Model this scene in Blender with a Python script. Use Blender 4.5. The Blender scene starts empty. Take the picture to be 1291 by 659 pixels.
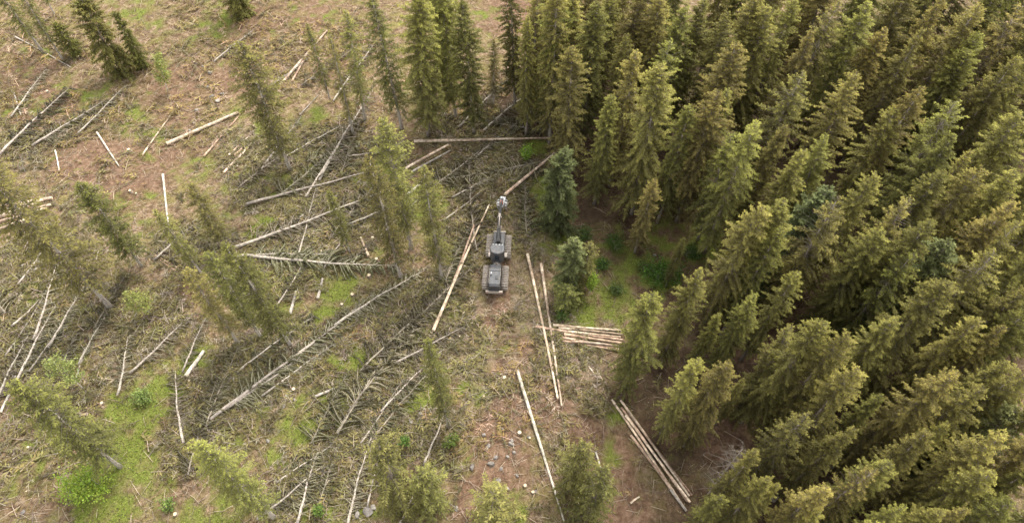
import bpy, bmesh, math, random
import numpy as np
from mathutils import Vector, Matrix
random.seed(7)
RNG = np.random.default_rng(7)
scene = bpy.context.scene
COL = scene.collection

# ------------------------------------------------------------------ camera, sky, sun, exposure
PW, PH, FPX = 1291.0, 659.0, 860.0            # photograph size and focal length in its pixels
CAM_H, PITCH = 67.0, math.radians(55.0)       # drone height and downward pitch
cam_d = bpy.data.cameras.new('camera'); cam = bpy.data.objects.new('camera', cam_d); COL.objects.link(cam)
cam.location = (0, 0, CAM_H); cam.rotation_euler = (math.pi/2 - PITCH, 0, 0)
cam_d.sensor_width = 36; cam_d.lens = 36*FPX/PW; cam_d.clip_start = 0.5; cam_d.clip_end = 6000
scene.camera = cam
SUN_EL, SUN_ROT = math.radians(56), math.radians(35)   # soft sun, beyond and to the right of the clearing
world = bpy.data.worlds.new('World'); scene.world = world; world.use_nodes = True
wn = world.node_tree.nodes; wl = world.node_tree.links
bg = wn['Background']; sky = wn.new('ShaderNodeTexSky'); sky.sky_type = 'NISHITA'; sky.sun_disc = False
sky.sun_elevation = SUN_EL; sky.sun_rotation = SUN_ROT; sky.dust_density = 4.0; sky.air_density = 1.0; sky.altitude = 600
hs = wn.new('ShaderNodeHueSaturation'); hs.inputs['Saturation'].default_value = 0.04   # thin even cloud greys the sky
wl.new(sky.outputs[0], hs.inputs['Color']); wl.new(hs.outputs[0], bg.inputs['Color']); bg.inputs['Strength'].default_value = 0.15
sun_d = bpy.data.lights.new('sun', 'SUN'); sun_d.energy = 1.05; sun_d.angle = math.radians(26); sun_d.color = (1, .93, .80)
sun = bpy.data.objects.new('sun', sun_d); COL.objects.link(sun)
sd = Vector((math.sin(SUN_ROT)*math.cos(SUN_EL), math.cos(SUN_ROT)*math.cos(SUN_EL), math.sin(SUN_EL)))
sun.rotation_euler = (-sd).to_track_quat('-Z', 'Y').to_euler(); sun.location = sd*200
vs = scene.view_settings; vs.view_transform = 'Standard'; vs.look = 'None'; vs.exposure = 1.68; vs.gamma = 1

# ------------------------------------------------------------------ noise, terrain, pixel helpers
_perm = np.random.default_rng(3).random((256, 256))
def vnoise(x, y):
    x = np.asarray(x, float); y = np.asarray(y, float)
    xi = np.floor(x).astype(int); yi = np.floor(y).astype(int)
    fx = x-xi; fy = y-yi; fx = fx*fx*(3-2*fx); fy = fy*fy*(3-2*fy)
    a = _perm[xi & 255, yi & 255]; b = _perm[(xi+1) & 255, yi & 255]
    c = _perm[xi & 255, (yi+1) & 255]; d = _perm[(xi+1) & 255, (yi+1) & 255]
    return (a*(1-fx)+b*fx)*(1-fy)+(c*(1-fx)+d*fx)*fy-0.5
def terrain(x, y):
    return 2.2*vnoise(np.asarray(x)/38+11, np.asarray(y)/38+5) + 0.5*vnoise(np.asarray(x)/9+3, np.asarray(y)/9) + 0.16*vnoise(np.asarray(x)/2.3, np.asarray(y)/2.3+40)
CP, SP = math.cos(PITCH), math.sin(PITCH)
def ray(px, py):
    u = (px-PW/2)/FPX; v = (PH/2-py)/FPX
    return np.array([u, CP+v*SP, -SP+v*CP])
def P(px, py, up=0.0):                        # ground point under a photo pixel (or `up` metres above the ground)
    d = ray(px, py); z = 0.0
    for _ in range(14):
        t = (z-CAM_H)/d[2]; x, y = d[0]*t, d[1]*t; z = float(terrain(x, y))+up
    return np.array([x, y, z-up])
def pix(p):
    vx, vy, vz = p[0], p[1], p[2]-CAM_H
    dep = vy*CP-vz*SP; w = vy*SP+vz*CP
    return PW/2+FPX*vx/dep, PH/2-FPX*w/dep
def height_to(base, tip_py):                  # height of a vertical thing whose top shows at row tip_py
    k = (PH/2-tip_py)/FPX; Y = base[1]
    z = Y*(k*CP-SP)/(CP+k*SP)
    return z+CAM_H-base[2]

# ------------------------------------------------------------------ mesh helpers
class G:                                      # collects verts / quads / tris with a colour per vertex
    def __init__(s): s.v=[]; s.c=[]; s.q=[]; s.t=[]; s.n=0
    def add(s, v, q=None, t=None, c=(.5,.5,.5)):
        v = np.asarray(v, float).reshape(-1,3); c = np.asarray(c, float)
        if c.ndim == 1: c = np.repeat(c[None], len(v), 0)
        s.v.append(v); s.c.append(c)
        if q is not None and len(q): s.q.append(np.asarray(q, int).reshape(-1,4)+s.n)
        if t is not None and len(t): s.t.append(np.asarray(t, int).reshape(-1,3)+s.n)
        s.n += len(v)
    def arrays(s):
        v = np.concatenate(s.v); c = np.concatenate(s.c)
        q = np.concatenate(s.q) if s.q else np.zeros((0,4), int); t = np.concatenate(s.t) if s.t else np.zeros((0,3), int)
        return v, c, q, t
    def mesh(s, name, mat, smooth=False):
        return mesh_from(name, *s.arrays(), mat, smooth)
def mesh_from(name, v, c, q, t, mat, smooth=False):
    m = bpy.data.meshes.new(name)
    m.vertices.add(len(v)); m.vertices.foreach_set('co', v.astype(np.float32).ravel())
    nl = len(q)*4+len(t)*3; m.loops.add(nl); m.polygons.add(len(q)+len(t))
    m.loops.foreach_set('vertex_index', np.concatenate([q.ravel(), t.ravel()]).astype(np.int32))
    st = np.concatenate([np.arange(len(q))*4, len(q)*4+np.arange(len(t))*3]).astype(np.int32)
    m.polygons.foreach_set('loop_start', st)
    if smooth: m.polygons.foreach_set('use_smooth', np.ones(len(st), bool))
    m.update(calc_edges=True)
    a = m.color_attributes.new('col', 'FLOAT_COLOR', 'POINT')
    a.data.foreach_set('color', np.concatenate([c, np.ones((len(c),1))], 1).astype(np.float32).ravel())
    if mat: m.materials.append(mat)
    return m
def unit(v): v = np.asarray(v, float); return v/np.maximum(np.linalg.norm(v, axis=-1, keepdims=True), 1e-9)
def tube(g, pts, rad, sides=6, c=(.3,.3,.3), cap=True):
    pts = np.asarray(pts, float); n = len(pts); rad = np.broadcast_to(np.asarray(rad, float), (n,))
    tan = unit(np.gradient(pts, axis=0)); ref = np.array([0,0,1.]) if abs(tan[0][2]) < .8 else np.array([1.,0,0])
    a = unit(np.cross(tan, ref)); b = np.cross(tan, a)
    th = np.arange(sides)/sides*2*math.pi
    v = pts[:,None]+rad[:,None,None]*(a[:,None]*np.cos(th)[None,:,None]+b[:,None]*np.sin(th)[None,:,None])
    i = np.arange(n-1)[:,None]*sides; j = np.arange(sides)[None]; j2 = (j+1) % sides
    q = np.stack([i+j, i+j2, i+sides+j2, i+sides+j], -1).reshape(-1,4)
    t = []
    if cap and sides == 3: t = [[0,2,1], [(n-1)*3, (n-1)*3+1, (n-1)*3+2]]
    elif cap:
        for k in range(1, sides-1): t += [[0,k+1,k], [(n-1)*sides, (n-1)*sides+k, (n-1)*sides+k+1]]
    c = np.asarray(c, float)
    if c.ndim == 2: c = np.repeat(c, sides, 0)
    g.add(v.reshape(-1,3), q, t, c)
def kites(g, o, d, s, c, dip=.0):             # small leaf / needle-spray faces
    n = len(o); mid = o+d*.45; mid[:,2] += dip
    v = np.stack([o, mid+s, o+d, mid-s], 1).reshape(-1,3)
    q = np.arange(n*4).reshape(-1,4)
    g.add(v, q, None, np.repeat(c, 4, 0))
def rand_unit(n, rng): return unit(rng.normal(size=(n,3)))

# ------------------------------------------------------------------ materials
def mat_attr(name, rough=.8, trans=0.0, hue=.02, val=.25, noise=18.0, namt=.25, bump=0.0, spec=.25):
    m = bpy.data.materials.new(name); m.use_nodes = True; nt = m.node_tree; N = nt.nodes; L = nt.links
    b = N['Principled BSDF']; b.inputs['Roughness'].default_value = rough; b.inputs['Specular IOR Level'].default_value = spec
    a = N.new('ShaderNodeAttribute'); a.attribute_name = 'col'
    oi = N.new('ShaderNodeObjectInfo'); h = N.new('ShaderNodeHueSaturation')
    mr = N.new('ShaderNodeMapRange'); mr.inputs[3].default_value = .5-hue*.5; mr.inputs[4].default_value = .5+hue*1.5
    L.new(oi.outputs['Random'], mr.inputs[0]); L.new(mr.outputs[0], h.inputs['Hue'])
    w = N.new('ShaderNodeTexWhiteNoise'); w.noise_dimensions = '1D'; L.new(oi.outputs['Random'], w.inputs['W'])
    mv = N.new('ShaderNodeMapRange'); mv.inputs[3].default_value = 1-val; mv.inputs[4].default_value = 1+val
    L.new(w.outputs['Value'], mv.inputs[0])
    tc = N.new('ShaderNodeTexCoord'); nz = N.new('ShaderNodeTexNoise'); nz.inputs['Scale'].default_value = noise; nz.inputs['Detail'].default_value = 4
    L.new(tc.outputs['Object'], nz.inputs['Vector'])
    mn = N.new('ShaderNodeMapRange'); mn.inputs[1].default_value = .3; mn.inputs[2].default_value = .7; mn.inputs[3].default_value = 1-namt; mn.inputs[4].default_value = 1+namt
    L.new(nz.outputs[0], mn.inputs[0])
    mu = N.new('ShaderNodeMath'); mu.operation = 'MULTIPLY'; L.new(mv.outputs[0], mu.inputs[0]); L.new(mn.outputs[0], mu.inputs[1])
    L.new(mu.outputs[0], h.inputs['Value']); L.new(a.outputs['Color'], h.inputs['Color']); L.new(h.outputs[0], b.inputs['Base Color'])
    if bump:
        bp = N.new('ShaderNodeBump'); bp.inputs['Strength'].default_value = bump; bp.inputs['Distance'].default_value = .05
        L.new(nz.outputs[0], bp.inputs['Height']); L.new(bp.outputs[0], b.inputs['Normal'])
    if trans:
        tr = N.new('ShaderNodeBsdfTranslucent'); L.new(h.outputs[0], tr.inputs['Color'])
        mx = N.new('ShaderNodeMixShader'); mx.inputs[0].default_value = trans
        L.new(b.outputs[0], mx.inputs[1]); L.new(tr.outputs[0], mx.inputs[2]); L.new(mx.outputs[0], N['Material Output'].inputs['Surface'])
    return m
M_FOL = mat_attr('spruce_foliage', .85, .34, .020, .34, 2.0, .2)
M_BARK = mat_attr('spruce_bark', .9, 0, .01, .2, 9, .35, .6)
M_LEAF = mat_attr('broad_leaf', .6, .35, .015, .12, 3.0, .2)
M_SLASH = mat_attr('brash', .9, 0, 0, 0, 1.0, .2)
M_LOG = mat_attr('log_bark', .9, 0, .010, .2, 3.0, .48, .8)
M_WOOD = mat_attr('cut_wood', .7, 0, .008, .1, 14, .15, .2)
M_STONE = mat_attr('stone', .9, 0, .01, .2, 4, .35, .8)
def mat_plain(name, col, rough=.5, metal=0.0, namt=.25, nscale=6.0, dirt=None):
    m = bpy.data.materials.new(name); m.use_nodes = True; nt = m.node_tree; N = nt.nodes; L = nt.links
    b = N['Principled BSDF']; b.inputs['Metallic'].default_value = metal
    tc = N.new('ShaderNodeTexCoord'); nz = N.new('ShaderNodeTexNoise'); nz.inputs['Scale'].default_value = nscale; nz.inputs['Detail'].default_value = 5
    L.new(tc.outputs['Object'], nz.inputs['Vector'])
    mx = N.new('ShaderNodeMix'); mx.data_type = 'RGBA'
    d = dirt or tuple(c*.6 for c in col)
    mr = N.new('ShaderNodeMapRange'); mr.inputs[1].default_value = .4; mr.inputs[2].default_value = .75; mr.inputs[4].default_value = namt*2
    L.new(nz.outputs[0], mr.inputs[0]); L.new(mr.outputs[0], mx.inputs[0])
    mx.inputs[6].default_value = (*col,1); mx.inputs[7].default_value = (*d,1); L.new(mx.outputs[2], b.inputs['Base Color'])
    rr = N.new('ShaderNodeMapRange'); rr.inputs[3].default_value = rough*.8; rr.inputs[4].default_value = min(1, rough*1.25); L.new(nz.outputs[0], rr.inputs[0]); L.new(rr.outputs[0], b.inputs['Roughness'])
    return m

# ------------------------------------------------------------------ object helpers
def link(name, mesh, parent=None, loc=None, rot=None, scale=None):
    o = bpy.data.objects.new(name, mesh); COL.objects.link(o)
    if parent: o.parent = parent
    if loc is not None: o.location = loc
    if rot is not None: o.rotation_euler = rot
    if scale is not None: o.scale = scale if hasattr(scale, '__len__') else (scale,)*3
    return o
def tag(o, label, cat, group=None):
    o['label'] = label; o['category'] = cat
    if group: o['group'] = group
    return o
ORD = 'first second third fourth fifth sixth seventh eighth ninth tenth eleventh twelfth thirteenth fourteenth fifteenth sixteenth seventeenth eighteenth nineteenth twentieth'.split()
ORD += [f'{t}-{u}' for t in ('twenty', 'thirty', 'forty') for u in ORD[:9]]
def ordinal(i, n):                            # position i of n counted from the nearer side
    if n == 1: return 'only'
    if i == 0: return 'leftmost'
    if i == n-1: return 'rightmost'
    return ORD[i]+' from left' if i <= (n-1)/2 else ORD[n-1-i]+' from right'
AREA_X = ['far left', 'centre left', 'centre', 'centre right', 'far right']
AREA_Y = ['top', 'upper', 'middle', 'lower', 'bottom']
def cell(px, py):
    return min(4, max(0, int(px/PW*5))), min(4, max(0, int(py/PH*5)))
def label_by_cell(items, fmt):                # items: (object, px, py); fmt has {ord} and {area}
    cells = {}
    for it in items: cells.setdefault(cell(it[1], it[2]), []).append(it)
    for (cx, cy), lst in cells.items():
        lst.sort(key=lambda t: t[1])
        area = f'{AREA_Y[cy]} {AREA_X[cx]}'
        for i, it in enumerate(lst):
            it[0]['label'] = fmt.format(ord=ordinal(i, len(lst)), area=area)

# ------------------------------------------------------------------ spruce meshes
def branch_curve(n, L, up, dr, tipup):
    s = np.linspace(0, 1, n); return s, L*s, L*(up*s-dr*s*s+tipup*s**3)
def spruce_meshes(name, H, R, cb, seed, dens=1.0, gap=.12, tone=(.185,.162,.062), dark=(.125,.108,.052), tipc=(.33,.285,.074), bare=.0, dead=False, tipgain=1.0, top_bare=0.0, fine=1.0, bark=(.31,.265,.225)):
    rng = np.random.default_rng(seed); g = G(); wood = np.array([.25,.21,.175])
    tone = np.array(tone); dark = np.array(dark); tipc = np.array(tipc)
    kx = rng.normal(0, .10, 2)
    def axis(z): return np.array([kx[0]*math.sin(z*.35)*.6, kx[1]*math.sin(z*.3+1)*.6, 0])
    z = cb*H; zs = []
    while z < H*.992: zs.append(z); z += rng.uniform(.20, .44)*(1-.35*(z/H)**3)
    ph = rng.uniform(0, 6.28, 3)
    O=[];D=[];S=[];C=[]
    for z in zs:
        t = (H-z)/(H-cb*H)
        prof = (.05+.95*(1-math.exp(-t*4.6)))*(1-.18*t)
        nb = int(rng.integers(5, 8)) if t > .06 else 4
        a0 = rng.uniform(0, 6.28)
        for k in range(nb):
            if rng.random() < gap: continue
            az = a0+k*6.283/nb+rng.normal(0, .4)
            tb = rng.uniform(.82,1.2); L = R*prof*rng.uniform(.55, 1.18)*(1+.22*math.sin(az*2+ph[0]+z*.5)+.12*math.sin(az*3+ph[1]-z*.9))
            L = max(L, .22)
            up = .75*(1-t)**3+.12+rng.normal(0,.12); dr = .22+.68*t; tu = .26*t+.05
            n = 5; s, r, dz = branch_curve(n, L, up, dr, tu)
            e = np.array([math.cos(az), math.sin(az), 0]); sd_ = np.array([-e[1], e[0], 0]); bend = rng.normal(0,.12)*L
            base = axis(z)+np.array([0,0,z])
            pts = base+e*r[:,None]+sd_*(bend*s*s)[:,None]; pts[:,2] += dz
            tube(g, pts[[0,2,4]], np.array([.022+.006*L, .014, .005]), 3, wood*rng.uniform(.8,1.25), cap=False)
            if dead: 
                m = int(L/.25); 
                if m < 1: continue
                ss = rng.uniform(.2, 1, m); pp = np.stack([np.interp(ss, s, pts[:,i]) for i in range(3)], 1)
                dd = e*.7+sd_*rng.choice([-1,1], (m,1))+np.array([0,0,-.4]); dd = unit(dd)*rng.uniform(.2,.5,(m,1))
                kites(g, pp, dd, np.cross(unit(dd), [0,0,1.])*.012, np.repeat(wood[None]*.6, m, 0)); continue
            if rng.random() < top_bare*(1-t)**2: continue
            m = max(4, int(L/.105*dens/fine)); ss = np.linspace(.16 if t < .3 else .28, 1, m)+rng.normal(0,.03,m); ss = np.clip(ss, .05, 1)
            pp = np.stack([np.interp(ss, s, pts[:,i]) for i in range(3)], 1)
            tan = unit(pts[4]-pts[2])
            for side in (-1, 1, 0):
                if side:
                    ln = (.20+.48*(1-ss)*min(1,L/1.6)+.16*rng.random(m)); d = tan*.55+sd_*side*.85+np.array([0,0,-.25])+rng.normal(0,.34,(m,3))
                else:
                    ln = .20+.42*rng.random(m)*(0.5+t); d = tan*.5+np.array([0,0,-.75*(.3+t)])+rng.normal(0,.25,(m,3))
                d = unit(d)*ln[:,None]*fine; w = unit(np.cross(d, rng.normal(0,.5,(m,3))+np.array([0,0,1.])))*(.042+.034*rng.random((m,1)))*fine
                O.append(pp.copy()); D.append(d); S.append(w)
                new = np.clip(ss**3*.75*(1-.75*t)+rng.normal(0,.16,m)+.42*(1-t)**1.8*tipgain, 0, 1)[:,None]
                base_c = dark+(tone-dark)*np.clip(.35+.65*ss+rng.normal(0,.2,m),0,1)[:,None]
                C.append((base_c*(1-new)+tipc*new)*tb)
    # leader shoot
    tube(g, [axis(H)+[0,0,H*.96], axis(H)+[0,0,H*1.012]], [.03,.008], 3, tone)
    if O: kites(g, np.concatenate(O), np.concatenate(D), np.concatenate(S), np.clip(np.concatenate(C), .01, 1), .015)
    nb = int(bare)                                      # bare dead twigs on the lower stem
    for k in range(nb):
        zz = rng.uniform(.06, max(cb, .1)+.1)*H; az = rng.uniform(0, 6.28); L = rng.uniform(.5, 1.6)
        e = np.array([math.cos(az), math.sin(az), -.25]); b0 = axis(zz)+[0,0,zz]
        tube(g, [b0, b0+e*L*.6, b0+e*L+[0,0,-.15*L]], [.02,.012,.004], 3, wood*1.1, cap=False)
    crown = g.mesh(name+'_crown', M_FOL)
    g2 = G(); zz = np.linspace(-.4, H*.97, 12); pts = np.array([axis(q)+[0,0,q] for q in zz])
    rad = (.0095*H)*(1-np.clip(zz/H,0,1))**.85+.012; rad[0] *= 1.5; rad[1] *= 1.02
    bc = np.array(bark); tube(g2, pts, rad, 8, bc*np.linspace(.8,1.15,12)[:,None])
    trunk = g2.mesh(name+'_trunk', M_BARK, True)
    return dict(trunk=trunk, crown=crown, H=H)
SPR = {}
SPR['broad'] = [spruce_meshes('broad', 20, 2.45, .10, 101+i, 1.05, .08+.04*i, fine=.68) for i in range(5)]
SPR['slender'] = [spruce_meshes('slender', 21, 2.0, .16, 201+i, 1.05, .10+.05*i, bare=12, fine=.68) for i in range(4)]
SPR['ragged'] = [spruce_meshes('ragged', 20, 2.4, .18, 301+i, .85, .30, fine=.72, bare=26, top_bare=.5, tone=(.14,.125,.05)) for i in range(2)]
SPR['baretop'] = [spruce_meshes('baretop', 20, 2.6, .14, 351, 1.0, .22, bare=20, top_bare=1.0)]
SPR['sparse'] = [spruce_meshes('sparse', 20, 1.9, .22, 401+i, .52, .26, bare=60, tone=(.205,.188,.064), dark=(.12,.112,.046), tipc=(.34,.30,.078), tipgain=.45, fine=.70, bark=(.50,.44,.38)) for i in range(3)]
SPR['young'] = [spruce_meshes('young', 8, 1.75, .03, 501+i, .7, .16, tone=(.20,.195,.062), dark=(.115,.112,.042), tipc=(.30,.28,.085), tipgain=.35, fine=.75) for i in range(2)]
SPR['blue'] = [spruce_meshes('blue', 10, 1.8, .05, 551+i, 1.25, .05, tone=(.165,.172,.068), dark=(.085,.09,.038), tipc=(.26,.265,.10), tipgain=.5, fine=.8) for i in range(2)]
SPR['bushy'] = [spruce_meshes('bushy', 10, 2.7, .03, 531+i, 1.2, .06, tone=(.19,.185,.055), dark=(.095,.095,.035), tipc=(.30,.27,.07), tipgain=.3, fine=.9) for i in range(2)]
SPR['dead'] = [spruce_meshes('dead', 9, 1.3, .10, 601, 1, .45, dead=True)]
_cnt = {}
def spruce(kind, pos, H, label=None, group=None, name='spruce_tree', lean=(0,0), wide=1.0):
    i = _cnt.get(kind, 0); _cnt[kind] = i+1
    var = SPR[kind][i % len(SPR[kind])]; s = H/var['H']
    e = link(name, None, None, pos, (lean[0], lean[1], RNG.uniform(0, 6.28)), (s*wide, s*wide, s))
    e.empty_display_size = .5
    link('trunk', var['trunk'], e, None, None, (1/wide, 1/wide, 1)); link('crown', var['crown'], e)
    tag(e, label, 'tree', group)
    return e

# ------------------------------------------------------------------ standing trees of the dense stand (tip pixel, height, kind)
STAND = [
 (753,5,21,'slender'),(808,-8,21,'slender'),(792,42,18,'slender'),(799,64,20,'slender'),(838,86,21.5,'broad'),(838,-4,21,'slender'),
 (864,10,20,'broad'),(888,0,20,'slender'),(917,13,20,'slender'),(932,56,21,'broad'),(905,114,20,'broad'),(925,110,19,'slender'),
 (951,156,20,'broad'),(929,168,17,'ragged'),(955,-2,20,'broad'),(847,52,18,'ragged'),(976,10,20,'broad'),(1004,88,20,'ragged'),(984,163,19,'slender'),
 (1011,187,18,'slender'),(1050,0,21,'ragged'),(1095,3,21,'broad'),(1158,35,21,'slender'),(1085,92,21,'broad'),(1165,103,22,'slender'),
 (1228,0,22,'broad'),(1247,45,20,'slender'),(1225,63,19,'broad'),(1287,77,22,'broad'),(1233,105,19,'slender'),(1208,127,20,'ragged'),
 (1203,162,21,'broad'),(1288,10,21,'ragged'),(1291,147,21,'broad'),(1240,207,20,'broad'),(1218,190,18,'slender'),(1101,215,20,'broad'),
 (1001,-6,20,'slender'),(1118,37,19,'slender'),(1192,-4,21,'slender'),(824,222,13,'slender'),(960,253,20,'broad'),(977,290,18,'slender'),
 (880,339,17,'broad'),(827,367,18,'broad'),(991,250,20,'slender'),(1041,240,18,'blue'),(1064,245,21,'baretop'),(1145,253,20,'ragged'),
 (1175,278,20,'broad'),(1148,315,18,'ragged'),(1195,350,21,'broad'),(1266,253,21,'broad'),(1261,315,20,'ragged'),(1281,364,20,'broad'),
 (1195,310,17,'blue'),(1180,218,20,'broad'),(1134,140,19,'broad'),(1288,283,20,'ragged'),(1028,400,20,'broad'),(1069,420,20,'broad'),
 (1003,412,16,'ragged'),(1272,417,18,'slender'),(1060,170,18,'slender'),(924,453,18,'broad'),(880,452,16,'broad'),(952,571,16,'slender'),(907,626,14,'broad'),
 (969,603,15,'broad'),(1091,470,19,'broad'),(1188,469,20,'broad'),(1235,489,19,'broad'),(1271,454,19,'slender'),(1287,484,18,'broad'),
 (1289,519,16,'blue'),(1018,522,18,'ragged'),(1076,536,18,'slender'),(1181,554,19,'broad'),(1266,556,19,'broad'),(1255,596,18,'broad'),
 (1128,586,18,'broad'),(1098,599,18,'ragged'),(1281,636,18,'broad'),(1175,646,17,'broad'),(1225,641,17,'broad'),(1145,630,16,'slender'),
 (984,612,13,'slender'),(1050,610,17,'broad'),(1030,640,14,'broad'),(770,120,17,'slender'),(705,-22,22,'slender'),(672,-18,20,'slender'),(730,60,20,'slender'),(728,-10,20,'slender'),
 (770,-18,20,'slender'),(1028,40,19,'slender'),(870,135,18,'slender'),(1145,-10,21,'broad'),(1262,-15,21,'broad'),
 (1290,215,20,'slender'),(1118,290,18,'broad'),(1130,400,18,'broad'),(1230,400,18,'broad'),
 (1330,120,21,'broad'),(1335,250,21,'broad'),(1332,380,20,'broad'),(1330,560,19,'broad'),(1320,20,21,'slender'),(1110,660,16,'broad'),(1000,680,15,'broad'),(1235,690,17,'broad'),(1315,450,20,'slender'),
 (1310,75,21,'broad'),(1318,200,20,'broad'),(1322,310,20,'broad'),(1303,395,19,'broad'),(1318,510,18,'slender'),(1310,590,17,'broad'),(905,392,12,'slender'),(955,370,15,'broad'),(992,440,12,'slender'),(938,478,10,'slender'),(1000,345,16,'slender'),(1112,505,16,'slender'),(1040,470,14,'broad'),(1210,530,16,'slender'),(860,300,9,'slender'),
 (650,-40,20,'slender'),(690,-60,21,'broad'),(830,-55,21,'broad'),(985,-55,21,'broad'),(1060,-50,21,'broad'),(1205,-50,21,'broad'),
]
fr = np.random.default_rng(17); fill_xy = [P(t[0], t[1], t[2])[:2] for t in STAND]
for k in range(900):                          # the stand goes on past the top and right edges
    tx, ty = (fr.uniform(700, 1400), fr.uniform(-110, -60)) if k % 3 else (fr.uniform(1300, 1440), fr.uniform(-100, 640))
    H = fr.uniform(18.5, 21.5); p = P(tx, ty, H); bpx = pix(p)
    if min(np.hypot(q[0]-p[0], q[1]-p[1]) for q in fill_xy) < 5.2 or bpx[0] > PW+70 or bpx[1] < 0: continue
    fill_xy.append(p[:2]); STAND.append((tx, ty, H, ['broad','slender'][k % 2]))
print('STAND', len(STAND))
stand_items = []; stand_pos = []
for (tx, ty, H, kind) in STAND:
    H *= 1.06; p = P(tx, ty, H); stand_pos.append(p)
    o = spruce(kind, (p[0], p[1], p[2]), H, None, 'spruces of the dense stand right of the clearing', lean=(RNG.normal(0,.02), RNG.normal(0,.02)), wide=RNG.uniform(.88,1.15)*(1.15-.40*max(0, min(1, ty/600))))
    stand_items.append([o, tx, ty, kind])
DESC = dict(broad='broad olive spruce', slender='slender olive spruce', ragged='gappy spruce with bare twigs', baretop='spruce with pale bare top branches', blue='blue-green spruce')
BANDS = [(-999, 0, "cut by top edge"), (0, 66, "near top edge"), (66, 132, "a sixth down"), (132, 220, "a quarter down"), (220, 300, "above mid-height"),
         (300, 400, "below mid-height"), (400, 500, "two thirds down"), (500, 600, "near bottom"), (600, 999, "at bottom edge")]
inside = [s for s in stand_items if s[1] < PW]; beyond = sorted([s for s in stand_items if s[1] >= PW], key=lambda s: s[2])
for lo, hi, ph in BANDS:
    L_ = sorted([s for s in inside if lo <= s[2] < hi], key=lambda s: s[1])
    for i, s in enumerate(L_): s[0]['label'] = f"{DESC[s[3]]}, {ordinal(i, len(L_))} of stand tips {ph}"
for i, s in enumerate(beyond):
    s[0]['label'] = f"{DESC[s[3]]}, {ORD[i]+' from top' if i <= len(beyond)/2 else ORD[len(beyond)-1-i]+' from bottom'} of stand trees crossing right edge"

# ------------------------------------------------------------------ trees left standing in the clearing: base px, tip py, kind, width, label
LONE = [
 (140,388,190,'sparse',1.35,'large olive spruce leaning left above the pale log pile at left edge'),
 (180,336,228,'sparse',1.6,'olive spruce right of the large leaning one at left'),
 (152,588,492,'sparse',1.5,'dense brownish spruce above the bright green bush at lower left'),
 (366,214,48,'sparse',1.6,'grey-green spruce beside the crossed poles at upper left of centre'),
 (288,315,232,'sparse',1.25,'thin spruce with bare grey stem left of the long pale felled trunk'),
 (368,436,300,'sparse',1.2,'gauzy olive spruce left of centre with grey stem showing through'),
 (330,425,318,'sparse',1.1,'gauzy olive spruce just left of its twin with grey stem'),
 (519,313,147,'sparse',1.25,'yellow-tipped spruce left of the harvester, left of the grassy gap'),
 (506,350,195,'sparse',1.05,'thin spruce with bare lower stem, in front of the yellow-tipped one'),
 (557,352,212,'sparse',1.05,'thin spruce nearest the long poles left of the harvester'),
 (441,318,240,'sparse',.9,'small thin spruce amid felled trunks left of the yellow-tipped tree'),
 (507,162,-12,'sparse',1.25,'spruce with pale bare stem, left of the dark top-centre clump'),
 (540,172,-18,'slender',1.3,'dense dark spruce in middle of the top-centre clump'),
 (575,150,-30,'slender',1.3,'dense dark spruce on right of the top-centre clump'),
 (598,168,-5,'slender',1.15,'foremost dark spruce of the top-centre clump'),
 (560,118,-55,'broad',1.0,'dark spruce at back of the top-centre clump'),
 (622,132,48,'sparse',.9,'small thin spruce standing alone right of the top-centre clump'),
 (461,152,16,'sparse',1.05,'narrow grey-stemmed spruce left of the top-centre clump'),
 (446,170,40,'sparse',.7,'very thin bare-stemmed spruce leftmost by the top-centre clump'),
 (156,94,-2,'bushy',.9,'bushy dark green spruce left of the pale birch at top left'),
 (182,86,14,'bushy',.55,'small olive spruce touching the bushy one beside the birch'),
 (80,76,-40,'sparse',1.0,'thin spruce with two grey stems in the top left corner'),
 (55,66,-60,'sparse',1.0,'thin olive spruce leftmost in the top left corner'),
 (98,70,28,'bushy',1.0,'small olive spruce bush near the top left corner'),
 (345,652,560,'sparse',1.0,'pale gauzy spruce at bottom edge, lower left'),
 (508,642,566,'young',.7,'olive young spruce at bottom, left of two smaller greener ones'),
 (548,640,594,'young',.9,'green young spruce at bottom beside the fallen grey stem'),
 (627,662,618,'young',1.1,'round green young spruce at the bottom edge below the harvester'),
 (566,538,432,'sparse',.8,'thin blurred spruce below the long poles in the lower middle'),
 (717,618,556,'young',.7,'young spruce right of the long pale pole at lower middle, upper of two'),
 (738,650,592,'young',.75,'young spruce right of the long pale pole at lower middle, lower of two'),
 (702,291,190,'blue',1.05,'tall blue-green spruce at the edge of the stand above the harvester'),
 (716,366,300,'blue',1.0,'short blue-green spruce right of the harvester'),
 (732,362,304,'young',.8,'short olive spruce close behind the blue-green one right of harvester'),
 (712,390,360,'young',1.5,'low spruce bush in front of the short blue-green spruce'),
 (890,628,562,'dead',1.0,'grey dead spruce by the lower right log pile'),
 (693,182,-30,'slender',.9,'bare-stemmed spruce at the left front edge of the stand'),
 (663,170,20,'slender',.8,'thin dark spruce behind the bare-stemmed one at stand edge'),
 (305,20,-60,'bushy',1.0,'small spruce cut by the top edge left of the crossed poles'),
 (417,128,30,'sparse',1.0,'thin grey-green spruce between crossed poles and narrow grey-stemmed spruce'),
 (255,345,262,'sparse',1.1,'gauzy spruce behind the thin brown pole pair'),
 (300,432,335,'sparse',1.1,'gauzy spruce just left of the twin gauzy spruces'),
 (318,640,562,'sparse',1.0,'gauzy spruce at bottom, just left of the pale one'),
 (70,20,-70,'sparse',.9,'olive spruce cut by the top edge near the left corner'),
]
lone_pos = []
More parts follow.
